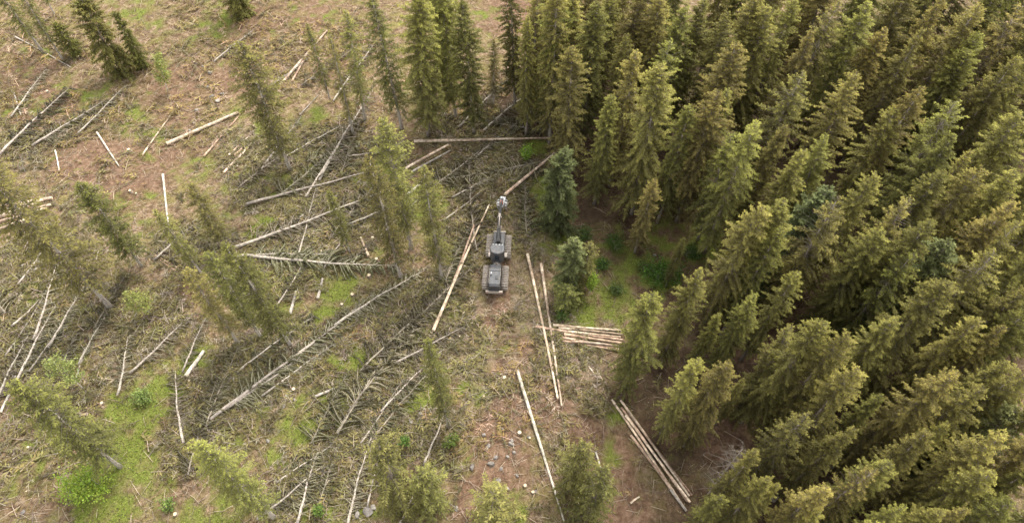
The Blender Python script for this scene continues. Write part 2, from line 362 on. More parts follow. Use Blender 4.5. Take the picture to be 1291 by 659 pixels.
for (bx, by, ty, kind, wide, lab) in LONE:
    b = P(bx, by); H = min(26, max(2.2, height_to(b, ty))); lone_pos.append(b)
    print('LONE', lab[:40], round(H,1))
    if kind == 'sparse' and H < 12: wide *= 1.15
    spruce(kind, tuple(b), H, lab, 'spruces left standing in the clearing', lean=(RNG.normal(0,.02), RNG.normal(0,.02)), wide=wide)

# ------------------------------------------------------------------ ground sheet
def blobs(lst, X, Y):
    m = np.zeros_like(X)
    for (px, py, r, w) in lst:
        p = P(px, py); d2 = ((X-p[0])**2+(Y-p[1])**2)/(r*r)
        m = np.maximum(m, w*np.exp(-d2*d2*.7))
    return m
GREEN = [(330,285,2.4,1),(540,245,3.0,1),(530,265,2.2,1),(425,368,2.6,1),(405,390,2,.9),(675,185,2,.9),(692,240,3.2,1),(690,262,2.5,.9),(745,345,2.2,.9),(832,348,2.6,1),(790,325,4.5,.6),(885,310,4,.8),(735,392,3,.9),(770,380,3,.7),
 (150,580,3.8,1),(172,515,3.4,1),(112,604,2.6,1),(130,645,3,1),(245,450,2,1),(205,490,2.6,.9),(360,548,3.4,.8),(395,525,3.4,.8),(440,462,2.6,.9),(330,520,2,.6),(270,32,4,.7),(255,45,3,.6),(345,170,3,.5),(600,492,2,.7),(398,145,2,.8),
 (310,225,2.5,.7),(615,18,3,.6),(845,300,4,.6),(280,640,3,.7),(410,640,3,.6),(470,370,2,.6),(700,300,3,.7),(560,232,1.6,.9),(420,155,2,.6),(190,600,3,.5),(60,560,3,.5),(30,620,3,.4),(640,655,3,.5),(520,470,2,.6),(530,500,2.4,.8),(780,520,1.6,.7),(765,575,1.6,.7),(240,215,3,.5),(190,290,2.6,.4),(160,150,3,.6),(120,125,3,.6)]
SOIL = [(627,378,1.3,1),(630,395,1.2,.8),(634,330,1.2,.9),(640,430,2.2,.6),(640,470,2.5,.6),(690,500,2.5,.6),(735,545,2.6,.9),(765,575,2.6,1),(775,610,2.6,1),(790,645,2.6,1),(760,640,2,.9),(640,545,2.6,.9),(615,600,2.2,1),(600,625,2.2,1),(590,565,1.8,.8),(650,520,3,.9),(625,545,3,.9),(640,580,3,.9),(700,520,3,.8),(610,640,3,.9),(650,440,2.5,.8),(620,400,2,.8),(640,600,2,.9),(240,368,1.8,.9),
 (60,130,6,.8),(110,200,6,.8),(30,90,6,.7),(220,110,6,.7),(300,100,6,.7),(420,90,5,.6),(200,200,5,.8),(170,230,5,.8),(150,245,4,.8),(240,190,5,.6),(230,150,4,.6),(640,20,6,.9),(660,5,7,.9),(850,300,3.4,.8),(890,330,3,.6),(945,430,3.5,.8),(920,560,3,.9),(975,390,3,.7),(320,30,6,.7),(390,15,6,.7),(80,390,3,.4),(60,610,4,.5),(240,610,3,.5),(500,520,2,.6),(560,500,2.4,.6),(420,470,1,.6),(450,420,1.5,.5),(405,405,1.6,.7),(170,520,1,.4),(1250,340,3,.7)]
CHIP = [(600,420,4,.8),(640,450,5,.8),(700,440,5,.8),(660,500,4,.8),(590,425,2.2,1.3),(570,428,1.5,1.2),(640,452,2,1.2),(720,480,4,.7),(650,400,4,.7),(690,390,3,.7),(560,470,3,.4),(640,350,3,.6),(660,290,3,.6),(300,180,4,.6),(40,200,5,.4),(120,300,4,.4),(620,490,3,.7)]
xs = np.concatenate([-np.geomspace(1500, 108, 14), np.arange(-104, 104.1, .40), np.geomspace(108, 1500, 14)])
ys = np.concatenate([-np.geomspace(900, 12, 10)+20, np.arange(9, 128, .36), np.geomspace(132, 2600, 18)])
X, Y = np.meshgrid(xs, ys)
forest = np.zeros_like(X)
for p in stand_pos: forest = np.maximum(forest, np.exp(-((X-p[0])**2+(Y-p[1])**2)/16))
green = blobs(GREEN, X, Y); soil = blobs(SOIL, X, Y); chip = blobs(CHIP, X, Y)
edge = .9*vnoise(X/1.1, Y/1.1)+.6*vnoise(X/.5+9, Y/.5)
RUT = [(628,372),(632,400),(640,450),(672,498),(735,545),(772,600),(800,668)]
RP = np.array([P(*q)[:2] for q in RUT]); dmin = np.full(X.shape, 99.)
for a_, b_ in zip(RP[:-1], RP[1:]):
    ab = b_-a_; tt = np.clip(((X-a_[0])*ab[0]+(Y-a_[1])*ab[1])/(ab@ab), 0, 1); dmin = np.minimum(dmin, np.hypot(X-a_[0]-ab[0]*tt, Y-a_[1]-ab[1]*tt))
rut = np.exp(-((dmin-1.1)/.42)**2)*(.75+.9*vnoise(X/1.7+3, Y/1.7)); soil = np.maximum(soil, rut*1.05); soil = np.maximum(soil, np.exp(-(dmin/2.4)**4)*.32)
mott = np.clip(.9*vnoise(X/6+2, Y/6+8)+.7*vnoise(X/2.2, Y/2.2+5)+.05, 0, 1)*np.clip(1.15-forest, .4, 1)*(.55+.45*np.clip((-X+5)/30, -.6, 1)); green = np.maximum(green, mott*1.15)
green = np.clip((green+edge*.95-.33)*1.8, 0, .95); soil = np.clip((soil+edge*.5-.3)*2.0, 0, 1); chip = np.clip(chip+edge*.4, 0, 1)
Z = terrain(X, Y)
near = (np.abs(X) < 106) & (Y > 5) & (Y < 130)
Z = Z+near*(.16*vnoise(X/.9, Y/.9)+.18*vnoise(X/.45+7, Y/.45)-.30*np.clip(rut,0,1)+.10*green*np.maximum(0, vnoise(X/.7, Y/.7+3))-.10*soil)
ny, nx = X.shape
V = np.stack([X, Y, Z], -1).reshape(-1,3)
ii = (np.arange(ny-1)[:,None]*nx+np.arange(nx-1)[None]).ravel()
Q = np.stack([ii, ii+1, ii+nx+1, ii+nx], 1)
def mat_ground():
    m = bpy.data.materials.new('forest_ground'); m.use_nodes = True; nt = m.node_tree; N = nt.nodes; L = nt.links
    b = N['Principled BSDF']; b.inputs['Roughness'].default_value = .95; b.inputs['Specular IOR Level'].default_value = .15
    a = N.new('ShaderNodeAttribute'); a.attribute_name = 'col'; sep = N.new('ShaderNodeSeparateColor'); L.new(a.outputs['Color'], sep.inputs[0])
    f2 = N.new('ShaderNodeAttribute'); f2.attribute_name = 'forest'
    tc = N.new('ShaderNodeTexCoord')
    def noise(sc, det=6, ro=.6):
        n = N.new('ShaderNodeTexNoise'); n.inputs['Scale'].default_value = sc; n.inputs['Detail'].default_value = det; n.inputs['Roughness'].default_value = ro; L.new(tc.outputs['Object'], n.inputs['Vector']); return n
    def ramp(src, stops):
        r = N.new('ShaderNodeValToRGB'); el = r.color_ramp.elements
        while len(el) < len(stops): el.new(.5)
        for e, (p, c) in zip(el, stops): e.position = p; e.color = (*c, 1)
        L.new(src, r.inputs[0]); return r.outputs[0]
    def mix(f, A, B):
        x = N.new('ShaderNodeMix'); x.data_type = 'RGBA'; L.new(f, x.inputs[0]); L.new(A, x.inputs[6]); L.new(B, x.inputs[7]); return x.outputs[2]
    n1 = noise(.12); n2 = noise(1.6, 8, .7); n3 = noise(9, 5, .7); n4 = noise(.45, 6, .65)
    base = ramp(n2.outputs[0], [(.32,(.065,.04,.021)),(.43,(.155,.102,.06)),(.54,(.255,.175,.108)),(.68,(.42,.32,.22))])
    mossy = ramp(n3.outputs[0], [(.3,(.11,.10,.03)),(.5,(.20,.175,.055)),(.7,(.29,.245,.085))])
    mk = N.new('ShaderNodeMapRange'); mk.inputs[1].default_value = .46; mk.inputs[2].default_value = .60; L.new(n4.outputs[0], mk.inputs[0])
    mk2 = N.new('ShaderNodeMath'); mk2.operation = 'MULTIPLY'; mk2.inputs[1].default_value = .75; L.new(mk.outputs[0], mk2.inputs[0])
    base = mix(mk2.outputs[0], base, mossy)
    soilc = ramp(n2.outputs[0], [(.3,(.095,.055,.034)),(.5,(.20,.122,.078)),(.7,(.31,.205,.14))])
    chipc = ramp(n3.outputs[0], [(.3,(.20,.14,.085)),(.5,(.31,.235,.155)),(.7,(.43,.34,.24))])
    greenc = ramp(n3.outputs[0], [(.28,(.085,.10,.02)),(.5,(.17,.20,.038)),(.72,(.26,.28,.07))])
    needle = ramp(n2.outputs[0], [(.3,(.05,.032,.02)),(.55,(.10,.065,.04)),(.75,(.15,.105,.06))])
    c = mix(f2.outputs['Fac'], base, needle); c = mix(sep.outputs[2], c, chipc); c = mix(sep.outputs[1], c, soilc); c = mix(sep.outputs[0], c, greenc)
    mt = N.new('ShaderNodeMapRange'); mt.inputs[1].default_value = .3; mt.inputs[2].default_value = .7; mt.inputs[3].default_value = .62; mt.inputs[4].default_value = 1.32; n5 = noise(5.0, 8, .75); L.new(n5.outputs[0], mt.inputs[0])
    hv_ = N.new('ShaderNodeHueSaturation'); L.new(c, hv_.inputs['Color']); L.new(mt.outputs[0], hv_.inputs['Value']); c = hv_.outputs[0]
    L.new(c, b.inputs['Base Color'])
    bp = N.new('ShaderNodeBump'); bp.inputs['Strength'].default_value = .9; bp.inputs['Distance'].default_value = .18
    ad = N.new('ShaderNodeMath'); ad.operation = 'ADD'; L.new(n2.outputs[0], ad.inputs[0]); L.new(n3.outputs[0], ad.inputs[1]); L.new(ad.outputs[0], bp.inputs['Height']); L.new(bp.outputs[0], b.inputs['Normal'])
    return m
gm = mesh_from('ground', V, np.stack([green.ravel(), soil.ravel(), np.clip(chip.ravel()*.8,0,1)], 1), Q, np.zeros((0,3), int), mat_ground(), True)
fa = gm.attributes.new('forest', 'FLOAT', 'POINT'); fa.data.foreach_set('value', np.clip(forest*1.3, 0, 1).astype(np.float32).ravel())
link('ground', gm)['kind'] = 'structure'
def field(F, x, y):                           # look a painted field up at any place
    i = np.clip(np.searchsorted(ys, y)-1, 0, ny-1); j = np.clip(np.searchsorted(xs, x)-1, 0, nx-1); return F[i, j]
def ground_z(x, y): return float(field(Z, np.array([x]), np.array([y]))[0])

# ------------------------------------------------------------------ felled spruces: lying along +X, butt at 0, unit length scaled per tree
def felled_meshes(name, seed, L=16., rb=.17, n=120, leafy=.6, blen=1.9, col=(.105,.10,.055), start=.12, tc=(.42,.36,.30), rise=.5):
    rng = np.random.default_rng(seed); g = G(); wood = np.array([.42,.36,.285]); col = np.array(col)
    O=[];D=[];S=[];C=[]
    for k in range(n):
        u = start+(1.02-start)*(k+rng.random())/n; x = L*u; r0 = rb*(1-u)+.02
        th = rng.choice([-1,1])*(abs(rng.normal(.0,.75))); th = math.pi/2*np.sign(rng.normal())+rng.normal(0,.6)   # around the stem: mostly sideways
        bl = blen*(1-.62*u)*rng.choice([rng.uniform(.2,.55), rng.uniform(.6,1.2), rng.uniform(.8,1.25)]); fw = rng.normal(.55,.28)
        if math.sin(u*37+seed)+math.sin(u*91+seed*2) < -1.05: continue
        d0 = np.array([fw, math.sin(th), max(rng.uniform(.0,rise), math.cos(th)*.8)]); d0 = d0/np.linalg.norm(d0)
        s = np.linspace(0,1,5)[:,None]; pts = np.array([x,0,rb+.32])+d0*bl*s
        pts[:,2] += (-.75*bl*(s**2))[:,0]*rng.uniform(.6,1.2); pts[:,0] += (.35*bl*s**2)[:,0]*rng.uniform(-1,1)
        pts[:,2] = np.maximum(pts[:,2], .05+.16*rng.random(5))
        wc = wood*rng.uniform(.6,1.35); tube(g, pts, [.036,.032,.026,.018,.008], 3, wc, cap=False)
        m = int(bl/.030*leafy)
        if m < 2: continue
        ss = rng.uniform(.10,1.,m); pp = np.stack([np.interp(ss, s[:,0], pts[:,i]) for i in range(3)],1)
        tan = unit(np.stack([np.interp(ss, s[:,0], np.gradient(pts[:,i])) for i in range(3)],1)); sdv = unit(np.cross(tan,[0,0,1.]))
        d = unit(tan*.8+sdv*rng.choice([-1,1],(m,1))*.55+np.array([0,0,-.55])+rng.normal(0,.22,(m,3)))*rng.uniform(.12,.36,(m,1))*(1.15-.5*ss[:,None])
        pp[:,2] += .01; d[:,2] = np.maximum(d[:,2], .03-pp[:,2])
        w = unit(np.cross(d, rng.normal(0,.5,(m,3))+np.array([0,0,1.])))*(.022+.030*rng.random((m,1)))
        O.append(pp);D.append(d);S.append(w)
        bt = rng.uniform(.65,1.4); mixc = rng.random((m,1)); C.append((col*(1-mixc*.35)+wood*.9*mixc*.35)*rng.uniform(.7,1.3,(m,1))*bt)
    if O: kites(g, np.concatenate(O), np.concatenate(D), np.concatenate(S), np.clip(np.concatenate(C),.01,1), .01)
    crown = g.mesh(name+'_branches', M_FOL)
    g2 = G(); xx = np.linspace(0, L, 10); pts = np.stack([xx, (.14*np.sin(xx*.33+seed)+.05*np.sin(xx*1.1+seed)), rb+.34+.02*np.sin(xx)],1)
    tube(g2, pts, rb*(1-xx/L)**.8+.018, 8, np.array(tc)*rng.uniform(.68,1.12,(10,1)))
    trunk = g2.mesh(name+'_trunk', M_LOG, True)
    g3 = G(); th = np.arange(8)/8*6.283; c8 = np.stack([np.full(8,-.006), np.cos(th)*rb*.97, np.sin(th)*rb*.97+rb+.34],1); g3.add(np.concatenate([[[-.012,0,rb+.34]], c8]), None, [[0,1+(k+1)%8,1+k] for k in range(8)], (.62,.50,.34))
    cut = g3.mesh(name+'_cut', M_WOOD)
    return dict(trunk=trunk, crown=crown, cut=cut, L=L)
FEL = dict(
 green=[felled_meshes('felled_green', 31+i, n=125, leafy=2.0, col=(.092,.085,.032), blen=3.3) for i in range(3)],
 heap=[felled_meshes('felled_heap', 61+i, rb=.10, n=130, leafy=1.7, col=(.115,.102,.038), blen=3.3, start=.0, tc=(.26,.22,.17), rise=.9) for i in range(3)],
 grey=[felled_meshes('felled_grey', 41+i, n=115, leafy=1.2, col=(.165,.14,.08), blen=2.9) for i in range(3)],
 bare=[felled_meshes('felled_bare', 51+i, n=60, leafy=.25, col=(.16,.14,.09), blen=1.8, start=.3) for i in range(2)])
_fc = {}
def line_frame(a, b, r=0.0):
    a = np.array(a); b = np.array(b); d = b-a; L = float(np.hypot(d[0], d[1])); ang = math.atan2(d[1], d[0])
    ts = np.linspace(0,1,24); zt = np.array([float(terrain(*(a[:2]+d[:2]*t))) for t in ts])
    k, c = np.polyfit(ts, zt, 1); c += np.max(zt-(k*ts+c))*.6
    return L, ang, c, k
def felled(kind, b, t, lab, wide=1.0):
    a = P(*b); e = P(*t); L, ang, c, k = line_frame(a, e)
    i = _fc.get(kind,0); _fc[kind] = i+1; var = FEL[kind][i % len(FEL[kind])]
    s = L/var['L']; th = max(.75, min(1.25, s**.4))*wide
    o = link('felled_tree', None, None, (a[0],a[1],c), (0, -math.atan2(k, L), ang), (s, th, th))
    link('trunk', var['trunk'], o); link('branches', var['crown'], o); link('cut_face', var['cut'], o)
    return tag(o, lab, 'felled tree', 'felled spruces with branches on the clearing')
FELLED = [
 ('green',(2,198),(88,116),'felled spruce with green branches, upper of two at left edge'),
 ('green',(44,188),(130,133),'felled spruce with green branches, lower of two at upper left'),
 ('bare',(312,262),(478,215),'pale felled trunk with few twigs, upper of three left of centre'),
 ('grey',(298,315),(500,240),'long felled spruce with grey branches, middle of three left of centre'),
 ('grey',(440,284),(500,262),'short thin felled top right of the three parallel trunks'),
 ('green',(318,328),(500,338),'felled spruce with green branches lying level left of the harvester'),
 ('green',(296,326),(420,322),'felled spruce with green branches left end beside gauzy spruces'),
 ('green',(268,532),(440,400),'long felled spruce with herringbone branches pointing up to the harvester'),
 ('green',(285,520),(395,440),'felled spruce touching the right side of the long herringbone one'),
 ('grey',(422,412),(535,342),'felled grey spruce crossing the grassy patch below centre'),
 ('heap',(425,548),(520,400),'felled green spruce in the big brash heap, lowest of three'),
 ('heap',(440,520),(560,372),'felled green spruce through the middle of the brash heap'),
 ('heap',(455,470),(575,355),'felled grey spruce at upper side of the brash heap'),
 ('heap',(523,405),(600,335),'thin felled spruce left of the crossing long poles'),
 ('grey',(495,460),(585,415),'felled spruce with pale butt below the long crossing poles'),
 ('grey',(578,162),(640,104),'grey felled spruce above the pale horizontal trunk, left of two'),
 ('grey',(610,166),(668,118),'grey felled spruce above the pale horizontal trunk, right of two'),
 ('heap',(680,208),(545,232),'felled grey spruce below the pale horizontal trunk'),
 ('heap',(690,168),(560,148),'felled grey spruce between dark clump and stand edge'),
 ('heap',(548,236),(640,170),'felled green spruce crossing under the pale horizontal trunk'),
 ('heap',(600,318),(590,205),'felled green spruce pointing away, left of the harvester crane'),
 ('heap',(665,300),(660,215),'felled green spruce pointing away, right of the harvester crane'),
 ('grey',(165,472),(240,402),'felled grey spruce at left with pale cut butt on the moss'),
 ('grey',(20,487),(72,388),'felled grey spruce in left fan, second from bottom'),
 ('grey',(-8,520),(40,420),'felled grey spruce in left fan, lowest, leaving the frame'),
 ('grey',(45,430),(76,335),'felled grey spruce in left fan, steepest of the four'),
 ('grey',(62,440),(110,362),'felled grey spruce in left fan, rightmost'),
 ('bare',(18,414),(52,380),'short felled stem in the left fan'),
 ('heap',(8,398),(-40,330),'felled spruce at left edge with dense dark branches'),
 ('heap',(238,600),(275,480),'felled green spruce pointing away, left of long herringbone one'),
 ('heap',(262,540),(300,440),'felled green spruce behind the butt of the long herringbone one'),
 ('grey',(232,560),(222,470),'felled grey spruce lying upright in view at lower left'),
 ('grey',(325,655),(410,588),'felled grey stem at bottom, left of two'),
 ('grey',(374,662),(402,570),'felled grey stem at bottom, right of two'),
 ('grey',(437,668),(470,545),'felled grey spruce rising from the bottom edge at lower middle'),
 ('heap',(392,560),(440,470),'felled green spruce on left flank of the brash heap'),
 ('heap',(470,555),(540,470),'felled green spruce on right flank of the brash heap'),
 ('bare',(536,588),(560,522),'thin grey fallen stem beside the green young spruces'),
 ('grey',(505,660),(535,590),'grey fallen stem leaving the bottom edge between young spruces'),
 ('grey',(195,330),(246,286),'thick grey stub of a felled spruce at left of centre'),
 ('heap',(215,330),(300,300),'felled green spruce behind the thick grey stub'),
 ('grey',(402,230),(470,118),'grey thin felled spruce running up to the bare-stemmed tree'),
 ('heap',(350,250),(440,180),'felled green spruce above the upper pale felled trunk'),
 ('heap',(388,205),(480,178),'felled green spruce below the narrow grey-stemmed spruce'),
 ('heap',(420,300),(480,225),'felled green spruce crossing the three parallel trunks'),
 ('heap',(340,300),(410,255),'felled green spruce between upper and middle parallel trunks'),
 ('heap',(300,240),(365,190),'felled green spruce left of the grey-green standing spruce'),
 ('grey',(150,500),(165,425),'felled grey spruce beside the leaning birch at left'),
 ('heap',(300,395),(345,330),'felled grey spruce under the gauzy spruces'),
 ('heap',(120,415),(160,350),'felled grey spruce under the large leaning spruce'),
 ('heap',(560,360),(590,290),'felled green spruce between thin spruce and long poles'),
]
for f in FELLED: felled(*f)
MORE = [((330,500),(430,430)),((345,470),(450,390)),((300,470),(395,400)),((370,455),(470,375)),((480,520),(560,440)),((455,560),(510,480)),((400,640),(430,560)),((350,610),(420,560)),((465,640),(480,560)),((230,470),(262,400)),
 ((100,460),(140,390)),((75,470),(110,400)),((40,470),(85,400)),((10,450),(60,370)),((25,360),(70,300)),((385,250),(450,150)),((430,225),(455,150)),((360,200),(430,160)),((440,200),(500,190)),((330,215),(380,150)),((375,330),(400,240)),((430,340),(480,300)),
 ((480,300),(530,250)),((560,280),(610,240)),((570,250),(640,215)),((600,200),(660,150)),((640,230),(690,215)),((350,390),(385,330)),((410,340),(440,290)),((100,170),(160,110)),((15,150),(60,90)),((380,110),(450,60)),((420,130),(470,60)),((330,120),(390,75)),((270,80),(320,40))]
items = []
for i, (b, t) in enumerate(MORE): items.append((felled(['grey','heap','green','bare','grey'][i % 5], b, t, '', .8), (b[0]+t[0])/2, (b[1]+t[1])/2))
label_by_cell(items, 'branchy stem half buried in brash, {ord} of its kind in {area}')

# ------------------------------------------------------------------ cut logs and poles
def log_mesh(name, L, r0, r1, kind, rng):
    g = G(); n = max(4, int(L/.8)); x = np.linspace(0,L,n); w = rng.normal(0,.25,2)
    pts = np.stack([x, w[0]*.15*np.sin(x/L*3.1), w[1]*.05*np.sin(x/L*3.1)],1)
    pal = dict(fresh=[(.50,.385,.285),(.40,.285,.21),(.57,.455,.35)], bark=[(.30,.20,.145),(.38,.265,.195),(.25,.165,.12)], red=[(.40,.275,.20),(.52,.375,.28),(.33,.215,.155)], grey=[(.37,.325,.28),(.44,.39,.335),(.29,.25,.21)], birch=[(.58,.52,.43),(.48,.42,.34),(.62,.56,.47)])[kind]
    c = np.array([pal[rng.integers(0,3)] for _ in range(n)])*rng.uniform(.88,1.08,(n,1))
    tube(g, pts, (r0+(r1-r0)*x/L)*rng.uniform(.94,1.06,n), 8, c, cap=False)
    return g.mesh(name, M_LOG, True), pts
def disc_mesh(name, r, col=(.72,.58,.40)):
    g = G(); th = np.arange(8)/8*6.283
    v = [[0,0,0]]+[[0, math.cos(t)*r, math.sin(t)*r] for t in th]
    g.add(v, None, [[0,1+k,1+(k+1)%8] for k in range(8)], col); return g.mesh(name, M_WOOD)
DISC = disc_mesh('cut_face', 1.0)
lr = np.random.default_rng(91)
def log(b, t, r0, r1, kind, lab, name='log', group='cut logs lying on the clearing', lift=0.0, up0=None, up1=None):
    a = P(*b); e = P(*t); L, ang, c, k = line_frame(a, e)
    z0 = c+r0; z1 = c+k+r1
    if up0 is not None: z0 = a[2]+up0
    if up1 is not None: z1 = e[2]+up1
    m, pts = log_mesh(name, math.hypot(L, z1-z0), r0, r1, kind, lr)
    o = link(name, m, None, (a[0],a[1],z0+lift), (0,-math.atan2(z1-z0, L), ang))
    d = link('cut_face', DISC, o, (-.004,0,0), (0,0,0), r0*.97)
    d = link('cut_face', DISC, o, (float(pts[-1][0])+.004,float(pts[-1][1]),0), (0,0,0), r1*.97)
    return tag(o, lab, 'log', group)
LOGS = [
 ((211,183),(301,143),.26,.20,'fresh','thick pale log at upper left below the bushy green spruce'),
 ((180,196),(224,134),.12,.07,'fresh','thin pole left of the thick pale log at upper left'),
 ((123,168),(151,211),.13,.08,'birch','short whitish pole alone on brown ground at upper left'),
 ((70,190),(75,216),.10,.08,'birch','tiny whitish pole beside the yellowish spruce tip at left'),
 ((258,198),(301,148),.14,.09,'red','brownish pole starting from end of the thick pale log'),
 ((20,48),(90,86),.10,.05,'grey','thin grey pole in the top left corner'),
 ((18,116),(27,146),.10,.08,'grey','short grey pole at upper left edge'),
 ((354,108),(413,40),.20,.13,'fresh','long pale pole of the crossed pair at upper left of centre'),
 ((368,104),(400,48),.14,.09,'red','brown pole under the long pale one of the crossed pair'),
 ((378,146),(402,120),.08,.05,'grey','thin grey pole below the crossed pair'),
 ((283,219),(318,182),.17,.13,'fresh','pale log leaning on the small pile left of grey-green spruce'),
 ((292,194),(314,173),.14,.12,'fresh','topmost log of the small pile left of grey-green spruce'),
 ((296,197),(318,176),.14,.12,'red','middle log of the small pile left of grey-green spruce'),
 ((301,200),(320,180),.13,.11,'fresh','lowest log of the small pile left of grey-green spruce'),
 ((523,184),(690,179),.21,.12,'fresh','long pale horizontal trunk above the harvester'),
 ((512,217),(566,187),.17,.13,'fresh','pale log left of horizontal trunk, upper of two'),
 ((520,221),(568,194),.15,.11,'grey','grey log left of horizontal trunk, lower of two'),
 ((514,246),(536,228),.16,.14,'birch','short whitish log beside the grassy gap'),
 ((206,221),(214,296),.16,.10,'birch','whitish birch pole standing out on the brown slope at left'),
 ((170,307),(236,345),.09,.06,'red','thin brown pole, upper of a pair at left'),
 ((178,311),(231,348),.09,.06,'red','thin brown pole, lower of a pair at left'),
 ((235,475),(258,443),.22,.19,'birch','short thick whitish log on green moss at lower left'),
 ((380,277),(386,262),.24,.14,'birch','short whitish split piece below the upper pale felled trunk'),
 ((465,324),(455,300),.18,.12,'fresh','short pale log just left of the thin bare-stemmed spruces'),
 ((366,397),(374,368),.20,.15,'grey','short grey log beside the grassy patch, left of two'),
 ((401,377),(407,352),.18,.14,'grey','short grey log beside the grassy patch, right of two'),
 ((547,420),(617,262),.20,.10,'fresh','long pale pole left of harvester, right of crossing pair'),
 ((560,392),(598,288),.17,.11,'red','long brownish pole left of harvester, left of crossing pair'),
 ((665,322),(703,503),.19,.11,'fresh','long pale pole right of harvester, left of two'),
 ((682,334),(708,512),.18,.10,'fresh','long pale pole right of harvester, right of two'),
 ((652,467),(711,657),.20,.09,'birch','long whitish pole below the harvester running to the bottom edge'),
 ((425,547),(453,496),.15,.12,'grey','pale grey log on the big brash heap'),
 ((398,500),(430,487),.16,.12,'grey','grey log among stones left of the brash heap'),
 ((372,664),(392,615),.13,.10,'grey','grey log at bottom edge left of centre'),
 ((95,486),(108,440),.13,.10,'grey','grey log close to the leaning birch'),
 ((15,486),(40,440),.16,.12,'grey','pale grey log in the left fan of felled trees'),
 ((2,520),(22,480),.15,.10,'grey','grey log at left edge above dense brownish spruce'),
 ((550,655),(640,420-40),.0,.0,'skip',''),
 ((60,620-60),(72,548),.09,.07,'fresh','small pale stick of wood below the dense brownish spruce'),
 ((700,330-40),(712,282),.08,.06,'fresh','small pale billet at the foot of the tall blue-green spruce'),
 ((795,634),(806,626),.10,.08,'fresh','small pale billet beside lower right log pile'),
 ((751,570),(757,590),.10,.08,'birch','small whitish billet in the brown track'),
 ((752,465),(760,480),.09,.07,'fresh','small pale billet under the stand edge right of long poles'),
 ((742,462),(752,476),.09,.07,'fresh','small pale billet left of its like under the stand edge'),
]
for (b, t, r0, r1, kind, lab) in LOGS:
    if kind != 'skip': log(b, t, r0, r1, kind, lab, lift=.5 if 'crossing pair' in lab or 'horizontal trunk' in lab else .12 if 'long pale pole right' in lab else 0)
# pile of logs at left edge
for i, (b, t, r, lab, lift) in enumerate([((-14,267),(68,252),.17,'topmost log of the pale pile at left edge',.12),((-12,279),(66,260),.17,'second log of the pale pile at left edge',0),((-12,287),(62,266),.16,'third log of the pale pile at left edge',.28),((-14,297),(42,276),.16,'lowest log of the pale pile at left edge',0),((-10,275),(58,257),.17,'log lying on top of pale pile at left edge',.42),((-12,283),(50,262),.16,'second upper log on the pale pile at left edge',.55),((-16,272),(30,264),.15,'short log in back of the pale pile at left edge',.35)]):
    log(b, t, r*1.15, r, 'fresh', lab, group='log pile at the left edge', lift=lift+.15)
# pile right of the harvester
for (b, t, r0, kind, lab, lift) in [((697,411),(787,418),.17,'fresh','uppermost log of the pile right of the long poles',0),((675,413),(785,430),.17,'red','longest log of the pile, its pale butt between the long poles',0),
    ((716,420),(782,427),.13,'fresh','thin pale log in the pile right of the long poles',.18),((711,423),(783,434),.18,'red','thickest log in the pile right of the long poles',.05),((709,427),(794,445),.16,'red','second lowest log of the pile right of the long poles',0),
    ((709,431),(788,445),.14,'red','lowest brown log of the pile right of the long poles',0),((704,415),(784,423),.15,'fresh','pale log second from top of the pile right of long poles',.04),((720,433),(792,441),.13,'fresh','pale log lying across the lower side of the pile right of long poles',.25),((700,417),(760,428),.12,'bark','short brown log tucked in the pile right of long poles',.10)]:
    log(b, t, r0, r0*.75, kind, lab, group='log pile right of the long poles', lift=lift+.12)
# pile at lower right
for (b, t, r0, kind, lab, lift) in [((771,504),(862,640),.14,'fresh','leftmost long log of the lower right pile',.02),((782,506),(868,626),.14,'fresh','second log of the lower right pile',.25),((791,519),(872,624),.13,'red','rightmost log of the lower right pile',0),
    ((795,549),(863,641),.15,'red','short brown log at left front of the lower right pile',0),((783,514),(866,632),.13,'red','middle log of the lower right pile',.05),((788,525),(869,634),.13,'fresh','pale log inside the lower right pile',.3),((845,617),(865,644),.15,'grey','stubby grey log at the lower end of the lower right pile',.04)]:
    log(b, t, r0, r0*.85, kind, lab, group='log pile at the lower right', lift=lift)
log((637,253),(702,193),.21,.14,'fresh','pinkish log gripped by the harvester head, reaching right to the stand', up0=1.25)

